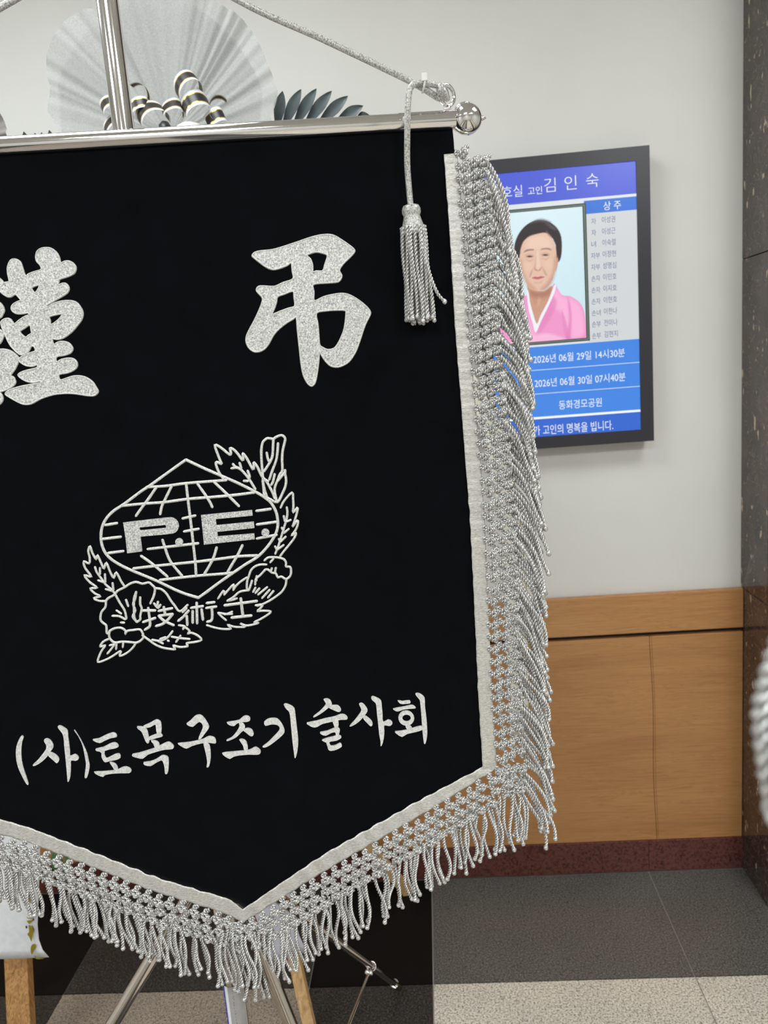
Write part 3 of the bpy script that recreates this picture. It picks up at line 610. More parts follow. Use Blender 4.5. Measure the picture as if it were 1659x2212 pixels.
# local knot frame: x along the edge, z away from the tape (down), y towards the viewer
s, h = 15.0*PXM, 29*PXM
kn = []
for v in range(3):
    q = lambda a: a*(1+.1*rnd.uniform(-1, 1))
    kn.append(twisted([[(-s, 0, h*.50), (-s*.75, .0018, h*.2), (-s*.15, .0030, -h*.08), (s*.30, .0020, -h*.28), (s*.15, 0, -h*.5)],
                       [(s, 0, h*.50), (s*.75, .0005, h*.16), (s*.2, -.0006, -h*.1), (-s*.30, .0005, -h*.3), (-s*.12, -.001, -h*.52)],
                       [(-s*q(.62), .0012, -h*.05), (-s*.30, .0044, h*.16), (s*.30, .0046, h*.12), (s*q(.64), .0012, -h*.1)],
                       [(-s*.5, .001, h*.30), (-s*.1, .0050, h*.30), (s*q(.42), .0024, h*.18)]], .0080, .0023, 'knot_mesh'))
# three knot rows outside the tape
def out_dir(i, P, win=2):                              # outward direction in the picture plane of the edge
    a = P[max(0, i-win)][1]; b = P[min(len(P)-1, i+win)][1]; t = (b-a).normalized(); return Vector((t.y, -t.x)), t
EDGE = resample(outer, 26)
strand_roots = []
tag_count = 0
knots_far = []
for row in range(3):
    for i, (d, p) in enumerate(EDGE):
        o, t = out_dir(i, EDGE)
        if row % 2:
            if i+1 >= len(EDGE): continue
            p = p.lerp(EDGE[i+1][1], .5)
        down = Vector((.07, 1.0))
        side = d < 1330
        w = 10 + row*21
        sag = Vector((0, 1))*((4+row*6) if side else 2)
        q = p + o*w + sag + Vector((rnd.uniform(-2, 2), rnd.uniform(-2, 2)))
        if side and d < 60: q.y += 4*row
        # frame
        P3 = SP(q.x, q.y, .0035 + rnd.uniform(-.001, .002) + (.004 if side else 0)*row*.5)
        zz = (SP(*(p+o*(w+8)+sag*1.2)) - SP(*(p+o*(w-8)+sag*.8))).normalized()
        xx = (SP(*(q+t*6)) - SP(*(q-t*6))); xx = (xx - zz*xx.dot(zz)).normalized(); yy = ND - zz*ND.dot(zz); yy = (yy-xx*yy.dot(xx)).normalized()
        Mx = Matrix(((xx.x, yy.x, zz.x, P3.x), (xx.y, yy.y, zz.y, P3.y), (xx.z, yy.z, zz.z, P3.z), (0, 0, 0, 1)))
        if q.x < -30: knots_far.append((kn[i % 3], Mx)); continue
        place(kn[i % 3], 'knot', Mx, tape)
# strand meshes: local -z is down, unit length .08 m
def strand_mesh(bend, curl, side):
    L = .08; pts = []
    for i in range(9):
        f = i/8
        x = side*.020*(1-(1-f)**2.2)*.9 + bend*.006*math.sin(f*math.pi) + curl*.004*math.sin(f*math.pi*2)
        y = .002*math.sin(f*5+bend*3)
        pts.append((x, y, -L*f))
    return twisted([pts], .0086, CR, 'strand_mesh', pts[-1])
down_v = [strand_mesh(b, c, 0) for b, c in ((1, .2), (-.8, .4), (.4, -.8), (-.3, -.3), (.9, .9), (-1.1, 0), (.1, .5), (.6, -.4))]
side_v = [strand_mesh(b, c, 1) for b, c in ((.6, .3), (-.3, .5), (.2, -.6), (.9, 0), (0, .2), (.4, .8), (-.5, -.2), (.1, -.2))]
AX = Matrix(((UD.x, -ND.x, 0, 0), (UD.y, -ND.y, 0, 0), (0, 0, 1, 0), (0, 0, 0, 1)))      # local x along the rod, y away from the viewer
far = []
def strand(px, py, lenpx, lean, off, side):
    P3 = SP(px, py, off); me = rnd.choice(side_v if side else down_v)
    Mx = Matrix.Translation(P3) @ AX @ Matrix.Rotation(lean, 4, 'Y') @ Matrix.Rotation(rnd.uniform(-.5, .5) if not side else rnd.uniform(-.35, .35), 4, 'Z') @ Matrix.Diagonal((1, 1, lenpx*PXM/.08, 1))
    if px < -12: far.append((me, Mx)); return
    place(me, 'strand', Mx, tape)
ED2 = resample(outer, 8.3)
for i, (d, p) in enumerate(ED2):
    o, t = out_dir(i, ED2, 5)
    side = d < 1330
    wj = rnd.uniform(-4, 4)
    if side:
        q = p + o*(58+wj) + Vector((0, 20))
        k = min(1, d/220)
        lean = -(.02+.17*k+.0*d) + rnd.uniform(-.07, .07)
        strand(q.x, q.y, rnd.uniform(128, 168)*(1.15-.15*k), lean, rnd.uniform(.001, .016), True)
    elif d < 1400:
        q = p + o*(56+wj); strand(q.x, q.y, rnd.uniform(125, 155), rnd.uniform(-.12, .02), rnd.uniform(.0, .010), False)
    else:
        q = p + o*(50+wj) + Vector((0, 2)); tipk = max(0, 1-abs(q.x-520)/70)
        if rnd.random() < .1 and tipk == 0: continue
        L = rnd.uniform(116, 146) if q.x > 520 else rnd.uniform(112, 136)
        strand(q.x, q.y, L+tipk*22, rnd.uniform(-.10, .06), rnd.uniform(-.002, .008), False)
for k in range(13):
    x = 474+k*9.5; y = 2012-abs(x-527)*.30+rnd.uniform(-5, 5); strand(x, y, rnd.uniform(112, 150), rnd.uniform(-.06, .05), rnd.uniform(.002, .012), False)
for x, y in ((486,1990),(508,2000),(528,2006),(550,2000),(572,1990),(516,2016),(540,2016)):
    P3 = SP(x, y, .005); zz = Vector((0,0,-1)); xx = -UD; yy = zz.cross(xx)
    place(kn[int(x) % 3], 'knot', Matrix(((xx.x, yy.x, zz.x, P3.x), (xx.y, yy.y, zz.y, P3.y), (xx.z, yy.z, zz.z, P3.z), (0, 0, 0, 1))), tape)
for k in range(9):
    f = k/8; q = Vector((1073, 1662)) + Vector((math.cos(f*1.0), math.sin(f*1.0)))*rnd.uniform(48, 58)
    strand(q.x, q.y, rnd.uniform(128, 155), rnd.uniform(-.14, -.02)*(1-f), rnd.uniform(0, .01), k < 4)
for f, w in ((.1, 16), (.9, 16), (.25, 36), (.75, 38), (.0, 52), (.4, 56), (.75, 56)):
    o = Vector((math.cos(f), math.sin(f))); q = Vector((1070, 1660))+o*w; t = Vector((-o.y, o.x))
    zz = (SP(*(q+o*8))-SP(*(q-o*8))).normalized(); xx = (SP(*(q-t*6))-SP(*(q+t*6))).normalized(); xx = (xx-zz*xx.dot(zz)).normalized(); yy = zz.cross(xx); P3 = SP(q.x, q.y, .004)
    place(kn[0], 'knot', Matrix(((xx.x, yy.x, zz.x, P3.x), (xx.y, yy.y, zz.y, P3.y), (xx.z, yy.z, zz.z, P3.z), (0, 0, 0, 1))), tape)
# the stretch of the fringe that hangs left of the picture, one joined piece
mb = MB()
for me, Mx in knots_far+far:
    mb.add([Mx @ v.co for v in me.vertices], [tuple(f.vertices) for f in me.polygons])
if mb.v: stuff(build(mb, 'fringe_continuation', M['cord'], tape, True))

# ================================================================ chrome stand with the cross rod
stand = thing('banner_stand', 'chrome telescopic banner stand with cross rod and folding tripod legs', 'stand', (P0.x-.02*ND.x, P0.y-.02*ND.y, 0))
kq = (P0-CAM); kq.z = 0; PB = P0 + kq*.042
mb = MB(); mb.tube([PB+Vector((0,0,.10)), PB+Vector((0,0,.86))], .0145, 24); mb.tube([PB+Vector((0,0,.86)), PB+Vector((0,0,1.32))], .0138, 24); LT = build(mb, 'lower_tube', M['steel'], stand, 'auto')
for a0, a1, mt, nm, rr in ((-1.25, -.78, 'blueprint', 'label_stripe', .0147), (-.78, -.42, 'paper', 'label_stripe', .0147), (-.42, 1.3, 'greyfilm', 'label', .0147)):
    m2 = MB(); vs = []; N = 8
    for i in range(N+1):
        a = a0+(a1-a0)*i/N; d = ND*math.cos(a)+UD*math.sin(a)
        for z in (.30, .605): vs.append(PB+d*rr+Vector((0,0,z)))
    m2.add(vs, [(2*i, 2*i+2, 2*i+3, 2*i+1) for i in range(N)]); build(m2, nm, M[mt], LT, True)
for a, wz, n_, st, mt, z0 in ((-1.02, .0042, 26, .0105, 'paper', .595), (.05, .0018, 60, .0046, 'inkprint', .600), (.85, .0012, 30, .0046, 'blueprint', .52)):
    m2 = MB()
    for i in range(n_):
        z = z0-i*st; h = st*rnd.uniform(.3, .75)
        for k in range(rnd.choice((1, 2))):
            da = rnd.uniform(-.05, .05); vs = []
            for b in (-1, 1):
                d = ND*math.cos(a+da+b*wz*12*rnd.uniform(.5, 1))+UD*math.sin(a+da+b*wz*12*rnd.uniform(.5, 1))
                vs += [PB+d*.01485+Vector((0,0,z)), PB+d*.01485+Vector((0,0,z-h*.45))]
            m2.add(vs, [(0, 2, 3, 1)]); z -= h*.6
    build(m2, 'label_print', M[mt], LT)
mb = MB(); mb.tube([PB+Vector((0,0,1.30)), PB+Vector((0,0,1.935))], .0122, 28); build(mb, 'pole', M['chrome'], stand, 'auto')
mb = MB(); mb.lathe([(.0122,0),(.016,.004),(.017,.012),(.012,.022),(.004,.027)], PB+Vector((0,0,1.932)), (0,0,1), 24); build(mb, 'pole_cap', M['chrome'], stand, True)
mb = MB(); mb.lathe([(.0145,0),(.021,.002),(.021,.05),(.0145,.052)], PB+Vector((0,0,1.28)), (0,0,1), 24); build(mb, 'clamp_collar', M['black_rubber'], stand, 'auto')
RA = P0+Vector((0,0,ZR)); uR = (uv(985, 261))[0]
mb = MB(); mb.tube([RA-UD*uR, RA+UD*uR], .0096, 28); rod = build(mb, 'cross_rod', M['chrome'], stand, 'auto')
mb = MB(); mb.tube([RA+UD*.302, RA+UD*uR*.995], .0102, 28); build(mb, 'sleeve', M['chrome'], rod, 'auto')
mb = MB(); mb.tube([RA-ND*.004, PB+Vector((0,0,ZR))], .010, 16); build(mb, 'rod_bracket', M['chrome'], stand, 'auto')
for sg in (1, -1):
    c = RA+UD*sg*(uR+.0125); R0 = .0168
    prof = [(R0*math.sin(a), -R0*math.cos(a)) for a in [math.pi*(i+.35)/15 for i in range(15)]]
    mb = MB(); mb.lathe(prof, c, UD*sg, 32)
    o = build(mb, 'finial', M['chrome'], stand, True)
    m2 = MB(); m2.lathe([(.0030,-.001),(.0024,.002),(.0006,.0052)], c+UD*sg*R0*.98, UD*sg, 12); build(m2, 'finial_point', M['chrome'], o, True)
    m2 = MB()
    for k in range(5):
        a = 2*math.pi*k/5+.3; e1 = Vector((0,0,1)); e2 = ND
        d1 = e1*math.cos(a)+e2*math.sin(a)
        pts = [c + (UD*sg*(-math.cos(b))+d1*math.sin(b))*(R0*1.02) for b in [.35+.28*j for j in range(6)]]
        m2.tube(pts, [.0012,.0013,.0013,.0012,.0009,.0003], 6)
    build(m2, 'finial_petals', M['chrome'], o, True)
    e = RA+UD*sg*(uR-.009)+Vector((0,0,.0096))
    m2 = MB(); m2.lathe([(.0042,-.002),(.0042,.003),(.0028,.006)], e, (0,0,1), 14); m2.torus(e+Vector((0,0,.0165)), (ND*.85+UD*.5), .0108, .0022, 30, 10)
    build(m2, 'ring_eye', M['chrome'], stand, True)
hub = PB+Vector((0,0,.775))
mb = MB(); mb.lathe([(.0145,-.03),(.023,-.028),(.023,.02),(.0145,.024)], hub, (0,0,1), 24); build(mb, 'hub', M['black_rubber'], stand, 'auto')
footC = atZ(861, 2131, .012); rad = Vector((footC.x-PB.x, footC.y-PB.y, 0)); runner = PB+Vector((0,0,.165))
LEGA, LEGB = Vector((-.57, -.28, 0)), Vector((.27, -.14, 0))
mb = MB(); mb.lathe([(.0145,-.02),(.022,-.018),(.022,.018),(.0145,.02)], runner, (0,0,1), 20); build(mb, 'runner', M['black_rubber'], stand, 'auto')
for k, dr in enumerate((rad, LEGA, LEGB)):
    a = hub + dr.normalized()*.022; b = PB + dr + Vector((0,0,.012))
    mb = MB(); mb.tube([a, b.lerp(a, .03)], .0072, 16); mid = a.lerp(b, .42); mb.tube([a, mid], .0088, 16); lg = build(mb, 'leg', M['steel'], stand, 'auto')
    m2 = MB(); m2.tube([b.lerp(a, .04), b], .0098, 14); build(m2, 'foot_cap', M['steel'] if k == 0 else M['black_rubber'], lg, 'auto')
    c = b.lerp(a, .24); rr = runner+dr.normalized()*.020; dirv = (rr-c).normalized(); la = (b-a).normalized()
    side = la.cross(Vector((0,0,1))).normalized()
    m2 = MB(); m2.tube([c+dirv*.016, rr], .0030, 10); st = build(m2, 'strut', M['steel'], stand, 'auto')
    m3 = MB(); m3.torus(c, la, .0092, .0016, 20, 8); m3.lathe([(.004,-.008),(.0055,-.006),(.0055,.006),(.004,.008)], c+dirv*.016, side, 12); build(m3, 'strut_clip', M['chrome'], st, True)

# ================================================================ hanging cord with its tassel
tc = thing('tassel_cord', 'silver braided cord tied to the rod ring with a hanging tassel', 'cord', SP(905, 690, .03))
apex = PB+Vector((0,0,1.925))+ND*.012
ringc = RA+UD*(uR-.009)+Vector((0,0,.0265))
def FP(px, py, off): return P0 + UD*uv(px, py)[0] + Vector((0,0,uv(px, py)[1])) + ND*off
mb = MB(); mb.tube(smooth_open([apex, FP(505,0,.006), FP(700,94,.010), FP(860,172,.012), FP(905,196,.012), FP(925,206,.010), FP(945,216,.007), FP(962,214,.004)], 8), .0036, 12)
mb.tube(smooth_open([ringc+Vector((0,0,-.006))+ND*.003, FP(955,196,.012), FP(935,193,.014), FP(912,191,.016), FP(895,193,.019), FP(883,203,.021), FP(878,222,.022), FP(876,250,.022), FP(876,300,.018), FP(877,360,.013), FP(881,410,.011), FP(885,452,.011)], 8), .0034, 12)
build(mb, 'braided_cord', M['braid'], tc, True)
mb = MB(); mb.tube([apex, FP(45,0,.006), FP(0,28,.008), FP(-60,66,.01), RA-UD*(uR-.009)+Vector((0,0,.03))], .0036, 12); build(mb, 'braided_cord', M['braid'], tc, True)
mb = MB(); mb.torus(FP(958,203,.006), UD*.7+ND*.3+Vector((0,0,.3)), .0070, .0036, 24, 10); mb.torus(FP(947,204,.010), UD, .0062, .0034, 24, 10); build(mb, 'knot', M['braid'], tc, True)
mb = MB(); mb.torus(FP(912,194,.014), UD*.95+Vector((0,0,-.25)), .0072, .0013, 20, 8); z0 = FP(912,184,.020); mb.box(z0-Vector((.003,.003,.003)), z0+Vector((.003,.003,.005))); build(mb, 'cable_tie', M['zip'], tc, False, .0008)
tn = FP(885, 452, .012); tb = FP(890, 500, .012); ax = (tb-tn).normalized()
mb = MB(); mb.lathe([(.004,-.003),(.0088,-.0015),(.0105,.002),(.0108,.006),(.0092,.0095),(.0098,.012),(.0118,.019),(.0134,.026),(.0136,.030)], tn, ax, 28); build(mb, 'tassel_neck', M['braid'], tc, True)
dn = (FP(905, 690, .014)-tb).normalized()
ta1 = dn.cross(ND).normalized(); ta2 = dn.cross(ta1).normalized()
tl = []
for v in range(4):
    pts = [(.0012*math.sin(f*6+v*2), .0012*math.sin(f*5+v), -.1*f) for f in [i/8 for i in range(9)]]
    tl.append(twisted([pts], .0080, .00215, 'tassel_strand_mesh', pts[-1]))
for k in range(34):
    rr = .0122 if k < 20 else .0070 if k < 30 else .002; a = k*2*math.pi/(20 if k < 20 else 10)+rnd.uniform(-.05, .05)
    o0 = ta1*math.cos(a)+ta2*math.sin(a)
    p = tb - ax*.003 + o0*rr*1.02; q = p + dn*rnd.uniform(.098, .106) + o0*rr*.22
    zz = (p-q).normalized(); xx = ND.cross(zz).normalized(); yy = zz.cross(xx); L = (p-q).length/.1
    place(tl[k % 4], 'tassel_strand', Matrix(((xx.x,yy.x,zz.x*L,p.x),(xx.y,yy.y,zz.y*L,p.y),(xx.z,yy.z,zz.z*L,p.z),(0,0,0,1))), tc)
p = FP(914, 570, .026); q = FP(953, 656, .026)
mb = MB(); mb.twist(smooth_open([p, FP(925, 610, .028), FP(938, 640, .028), q], 6), .0021, .008); mb.lathe([(.001,-.003),(.0027,-.001),(.0027,.001),(.001,.003)], q, (0,0,1), 7); build(mb, 'loose_strand', M['cord'], tc, True)

# ================================================================ information screen on the wall
TVY = -.052
def tvp(px, py): q = atY(px, py, TVY); return q.x, q.z
xr, zt = tvp(1405, 313); xb, zb = tvp(1411, 952); XR = (xr+xb)/2
sxr = (tvp(1375, 347)[0]+tvp(1384, 928)[0])/2; szt = tvp(1375, 347)[1]; szb = tvp(1384, 928)[1]
sw = (szt-szb)*9/16; sxl = sxr-sw; XL = sxl-(XR-sxr)
tv = thing('information_screen', 'wall-mounted portrait information screen with black frame and blue memorial notice', 'screen', ((XL+XR)/2, TVY, zb))
mb = MB()
for a, b in (((XL, zb), (sxl, zt)), ((sxr, zb), (XR, zt)), ((sxl, szt), (sxr, zt)), ((sxl, zb), (sxr, szb))): mb.box((a[0], TVY, a[1]), (b[0], TVY+.012, b[1]))
build(mb, 'frame', M['bezel'], tv)
mb = MB(); mb.box((XL+.002, TVY+.012, zb+.002), (XR-.002, -.012, zt-.002)); build(mb, 'housing', M['bezel'], tv, False, .003)
mb = MB(); mb.box((XL+.10, -.013, zb+.15), (XR-.10, 0, zt-.15)); build(mb, 'wall_bracket', M['bezel'], tv)
SY = TVY+.0035
mb = MB(); mb.box((sxl, SY, szb), (sxr, SY+.008, szt)); panel = build(mb, 'display_panel', emit('screen_blue', srgb(58,122,214)), tv)
def ZL(py_right):            # height on the screen of a pixel on its right edge
    return tvp(1378, py_right)[1]
_em = {}
def E_(r, g, b):
    k = (r, g, b)
    if k not in _em: _em[k] = emit('screen_%d_%d_%d' % k, srgb(*k))
    return _em[k]
layer = [0]
def rect(x0, z0, x1, z1, col, name='screen_field', lay=1):
    mb = MB(); y = SY-.00025*lay; mb.add([(x0,y,z0),(x1,y,z0),(x1,y,z1),(x0,y,z1)], [(0,1,2,3)]); return build(mb, name, E_(*col), panel)
def spoly(pts, col, lay, name='portrait_shape', sub=3):
    q = [tvp(a, b) for a, b in pts]; q = smooth_closed(q, sub) if sub else [Vector(p) for p in q]
    tr = geometry.tessellate_polygon([[Vector((p.x, p.y, 0)) for p in q]]); y = SY-.00025*lay
    mb = MB(); mb.add([(p.x, y, p.y) for p in q], [tuple(t) for t in tr]); return build(mb, name, E_(*col), panel)
TEXTS = []
def text(body, px, py, hpx, col, lay=3, fit=None, thin=0.0):
    cu = bpy.data.curves.new('lettering', 'FONT'); cu.body = body; cu.size = 1.0; cu.offset = thin
    to = bpy.data.objects.new('lettering', cu); COL.objects.link(to); TEXTS.append((to, px, py, hpx, col, lay, fit))
def flush_texts():
    bpy.context.view_layer.update(); dg = bpy.context.evaluated_depsgraph_get(); done = []
    for to, px, py, hpx, col, lay, fit in TEXTS: done.append(bpy.data.meshes.new_from_object(to.evaluated_get(dg)))
    for t in TEXTS: bpy.data.objects.remove(t[0])
    for (to, px, py, hpx, col, lay, fit), me in zip(TEXTS, done):
        xs = [v.co.x for v in me.vertices]; ys = [v.co.y for v in me.vertices]
        if not xs: continue
        x, z = tvp(px, py); hh = abs(tvp(px, py-hpx/2)[1]-tvp(px, py+hpx/2)[1]); k = hh/(max(ys)-min(ys))
        kx = abs(tvp(px+fit/2, py)[0]-tvp(px-fit/2, py)[0])/(max(xs)-min(xs))
        cx0, cy0 = (max(xs)+min(xs))/2, (max(ys)+min(ys))/2
        for v in me.vertices: v.co = (x+(v.co.x-cx0)*kx, SY-.00025*lay, z+(v.co.y-cy0)*k)
        me.materials.clear(); build(me, 'lettering', E_(*col), panel)
z1, z2 = ZL(421), ZL(427); z1 = ZL(422)
rect(sxl, ZL(417), sxr, szt, (74,92,212), 'title_band')
rect(sxl, ZL(731), sxr, ZL(417), (222,228,230), 'white_field')
px_l = tvp(1266, 580)[0]
rect(px_l, ZL(452), sxr, ZL(423), (46,112,214), 'list_heading', 2)
rect(px_l, ZL(731), sxr, ZL(452), (208,212,214), 'list_field', 2)
for a, b, c in ((731, 732, 0), (782, 783.5, 1), (834, 835.5, 1)):
    rect(sxl, ZL(b), sxr, ZL(a), (205,222,245), 'divider_line', 2)
rect(sxl, ZL(887.5), sxr, ZL(731), (62,132,226), 'timetable_field', 1)
vx = tvp(1125, 830)[0]; rect(vx-.0006, ZL(885), vx+.0006, ZL(731), (205,222,245), 'divider_line', 2)
rect(sxl, ZL(890), sxr, ZL(885), (240,246,252), 'divider_line', 2)
rect(sxl, szb, sxr, ZL(890), (46,100,206), 'closing_band', 1)
W_ = (238,244,252)
text('호실', 1107, 413, 25, W_, fit=43, thin=-.006); text('고인', 1156, 411, 17, W_, fit=31)
text('김', 1188, 399, 30, W_, fit=25, thin=-.010); text('인', 1233, 394, 30, W_, fit=26, thin=-.010); text('숙', 1280, 389, 30, W_, fit=27, thin=-.010)
text('상 주', 1323, 443, 19, W_, fit=38)
for i, (a, b) in enumerate((('자','이성권'),('자','이성근'),('녀','이숙렬'),('자부','이정현'),('자부','성명심'),('손자','이민호'),('손자','이지호'),('손자','이현호'),('손녀','이한나'),('손부','전미나'),('손부','김현지'))):
    yy = 473.5+i*24.75; xx = 1315+i*.55
    text(b, xx, yy, 14, (84,92,140), fit=29); text(a, 1286+i*.3 if len(a) > 1 else 1283, yy+4, 13, (84,92,140), fit=19 if len(a) > 1 else 10)
text('2026년 06월 29일 14시30분', 1251, 769, 19, W_, fit=198); text('2026년 06월 30일 07시40분', 1253, 821, 19, W_, fit=197); text('동화경모공원', 1254, 872, 19, W_, fit=93); text('삼가 고인의 명복을 빕니다.', 1231, 925, 21, W_, fit=188)
text('시', 1110, 779, 16, W_, fit=15); text('시', 1110, 832, 16, W_, fit=15)
flush_texts()
# the framed portrait shown on the screen
fx0 = sxl+.012; FR = lambda a: tvp(a, 600)[0]
pz_t = tvp(1264, 438)[1]; pz_b = tvp(1272, 736)[1]
rect(fx0, pz_b, FR(1271), pz_t, (58,72,66), 'picture_frame', 3); rect(fx0+.003, pz_b+.003, FR(1271)-.003, pz_t-.003, (108,122,112), 'picture_frame', 4); rect(fx0+.0055, pz_b+.0055, FR(1271)-.0055, pz_t-.0055, (52,66,60), 'picture_frame', 5)
rect(fx0+.0075, pz_b+.0075, FR(1263), pz_t-.0075, (206,232,242), 'picture_ground', 6)
import numpy as np
def pic():
    x0, x1 = fx0+.0075, FR(1263); za, zb2 = pz_b+.0075, pz_t-.0075; nx, nz = 190, 300
    gx, gz = np.meshgrid(np.linspace(x0, x1, nx), np.linspace(za, zb2, nz)); img = np.zeros((nz, nx, 3))
    dx = gx.ravel(); dz = gz.ravel(); img = np.zeros((nz*nx, 3)); pxm = abs(tvp(1200, 600)[0]-tvp(1201, 600)[0])
    def poly(zpts, blur, sm=3):
        q = [tvp(1040+a/3.115, 290+b/3.115) for a, b in zpts]; q = smooth_closed(q, sm); n = len(q)
        ins = np.zeros(dx.shape, bool); dist = np.full(dx.shape, 9.)
        for i in range(n):
            ax, az = q[i]; bx, bz = q[(i+1) % n]
            c = ((az > dz) != (bz > dz)); ins ^= c & (dx < (bx-ax)*(dz-az)/((bz-az) if abs(bz-az) > 1e-12 else 1e-12)+ax)
            ex, ez = bx-ax, bz-az; t = np.clip(((dx-ax)*ex+(dz-az)*ez)/(ex*ex+ez*ez+1e-15), 0, 1)
            dist = np.minimum(dist, np.hypot(dx-ax-t*ex, dz-az-t*ez))
        sd = np.where(ins, dist, -dist)/pxm*3.115
        return np.clip(sd/blur+.5, 0, 1)
    def put(zpts, col, blur=4, op=1.0, sm=3):
        nonlocal img
        a = (poly(zpts, blur, sm)*op)[:, None]; img = img*(1-a)+np.array(srgb(*col)[:3])*a
    f = ((dz-za)/(zb2-za))[:, None]; g = ((dx-x0)/(x1-x0))[:, None]
    img = np.array(srgb(196,226,236)[:3])*(1-f*.6)+np.array(srgb(226,243,247)[:3])*f*.6 + .04*(1-abs(g-.5)*2)
    put([(60,1420),(120,1260),(180,1180),(235,1120),(300,1085),(340,1060),(400,1180),(440,1120),(480,1015),(500,1012),(540,1080),(600,1090),(660,1130),(692,1190),(705,1300),(705,1420)], (238,152,202), 5)
    put([(500,1040),(545,1090),(600,1105),(650,1140),(680,1200),(690,1340),(610,1370),(570,1280),(540,1200),(480,1150)], (250,182,220), 30, .8)
    put([(580,1100),(600,1150),(608,1240),(600,1370),(570,1370),(590,1250)], (222,118,180), 16, .7)
    put([(470,1090),(420,1200),(380,1310),(400,1330),(470,1230),(510,1130)], (224,126,184), 20, .6)
    put([(250,1110),(300,1180),(340,1290),(360,1360),(280,1380),(200,1380),(220,1200)], (248,180,218), 30, .7)
    put([(230,1380),(330,1360),(440,1340),(560,1375),(620,1420),(200,1420)], (250,196,226), 20, .7)
    put([(540,1180),(575,1280),(590,1370),(570,1375),(550,1290)], (226,128,186), 12, .6)
    put([(308,1000),(330,1040),(420,1055),(470,1020),(482,1040),(450,1120),(400,1220),(370,1290),(345,1200),(318,1110)], (198,146,122), 6)
    put([(330,1050),(400,1062),(465,1035),(460,1080),(400,1100),(340,1090)], (160,106,88), 26, .6)
    put([(385,1100),(400,1120),(385,1200),(372,1260),(368,1180)], (222,172,148), 22, .6)
    put([(305,1050),(318,1062),(328,1130),(352,1220),(374,1275),(400,1215),(450,1120),(488,1020),(502,1018),(494,1060),(455,1150),(405,1250),(366,1335),(345,1270),(318,1180)], (240,240,246), 4)
    put([(330,1090),(352,1200),(374,1262),(400,1205),(440,1125),(420,1120),(372,1160),(345,1120)], (204,154,130), 6)
    put([(225,820),(222,750),(245,680),(290,620),(345,585),(400,576),(460,590),(510,630),(538,690),(542,780),(530,845),(505,850),(480,700),(300,720),(262,835),(240,825)], (46,36,40), 5)
    put([(330,600),(370,572),(420,568),(470,590),(440,596),(390,588)], (92,82,86), 14, .7); put([(430,600),(470,605),(505,640),(480,640)], (96,84,88), 12, .6)
    put([(250,835),(262,840),(272,900),(270,935),(256,920)], (216,164,142), 5); put([(506,835),(518,845),(510,895),(498,925)], (208,156,134), 5)
    put([(258,840),(262,780),(280,725),(320,690),(370,672),(430,662),(470,690),(496,745),(506,810),(503,870),(490,945),(465,1008),(425,1045),(375,1055),(325,1035),(290,975),(268,905)], (226,188,166), 5)
    put([(258,850),(275,850),(290,930),(320,990),(360,1030),(375,1056),(320,1034),(285,970)], (198,150,128), 26, .7); put([(508,820),(490,850),(480,930),(440,1000),(400,1040),(430,1046),(470,1005),(496,940)], (190,142,122), 28, .75)
    put([(320,700),(400,680),(455,700),(470,760),(400,770),(310,775)], (240,208,188), 40, .7); put([(372,790),(386,790),(394,880),(380,905),(366,880)], (240,208,188), 14, .7)
    put([(290,860),(340,862),(345,900),(310,920),(285,895)], (236,196,174), 26, .6); put([(420,850),(470,845),(475,890),(440,905)], (236,196,174), 26, .6)
    put([(262,800),(262,775),(285,715),(325,680),(400,660),(440,648),(478,682),(505,745),(510,820),(525,780),(520,690),(470,640),(400,640),(300,670),(245,740),(245,810)], (44,34,38), 10)
    put([(435,648),(452,664),(476,690),(466,694),(444,672)], (150,116,108), 8, .6)
    for q in ([(285,795),(305,776),(345,772),(352,780),(318,783)], [(398,776),(420,766),(455,766),(472,780),(440,773)]): put(q, (120,92,84), 8, .95)
    for q in ([(296,812),(322,803),(350,812),(350,828),(322,832),(298,828)], [(404,802),(430,795),(458,802),(458,818),(430,822),(406,818)]): put(q, (204,158,138), 10, .7)
    for q in ([(304,822),(325,816),(347,822),(325,827)], [(410,812),(432,806),(452,812),(432,817)]): put(q, (46,32,32), 4, 1)
    for q in ([(300,842),(325,850),(350,840),(326,856)], [(408,832),(432,840),(458,828),(434,846)]): put(q, (188,140,120), 7, .7)
    put([(352,895),(366,905),(382,915),(398,902),(408,890),(398,912),(382,920),(362,914)], (168,116,98), 8, .8); put([(366,820),(360,870),(352,895),(366,900),(370,860)], (206,160,140), 12, .6)
    for q in ([(345,905),(330,930),(322,960),(330,958),(342,930)], [(412,898),(430,922),(442,950),(434,950),(420,925)]): put(q, (186,138,120), 9, .7)
    put([(340,966),(362,957),(380,960),(400,954),(426,960),(405,970),(380,977),(358,974)], (198,104,112), 5, .9); put([(341,966),(382,963),(425,959),(382,967)], (128,56,62), 4, .9); put([(352,990),(380,996),(410,984),(400,1000),(365,1004)], (204,158,138), 10, .6)
    me = bpy.data.meshes.new('portrait_picture')
    y = SY-.00025*7
    me.from_pydata([(a, y, b) for a, b in zip(dx.tolist(), dz.tolist())], [], [(j*nx+i, j*nx+i+1, (j+1)*nx+i+1, (j+1)*nx+i) for j in range(nz-1) for i in range(nx-1)])
    at = me.color_attributes.new('picture', 'FLOAT_COLOR', 'POINT'); at.data.foreach_set('color', np.concatenate([img, np.ones((nz*nx, 1))], 1).astype(np.float32).ravel())
    n = NT('screen_picture'); n.set((.01,.01,.01,1), .25); a = n.n('ShaderNodeAttribute'); a.attribute_name = 'picture'; n.l(a.outputs['Color'], n.b.inputs['Emission Color']); n.b.inputs['Emission Strength'].default_value = 1.0; n.m.cycles.emission_sampling = 'NONE'
    build(me, 'portrait_picture', n.m, panel)
pic()

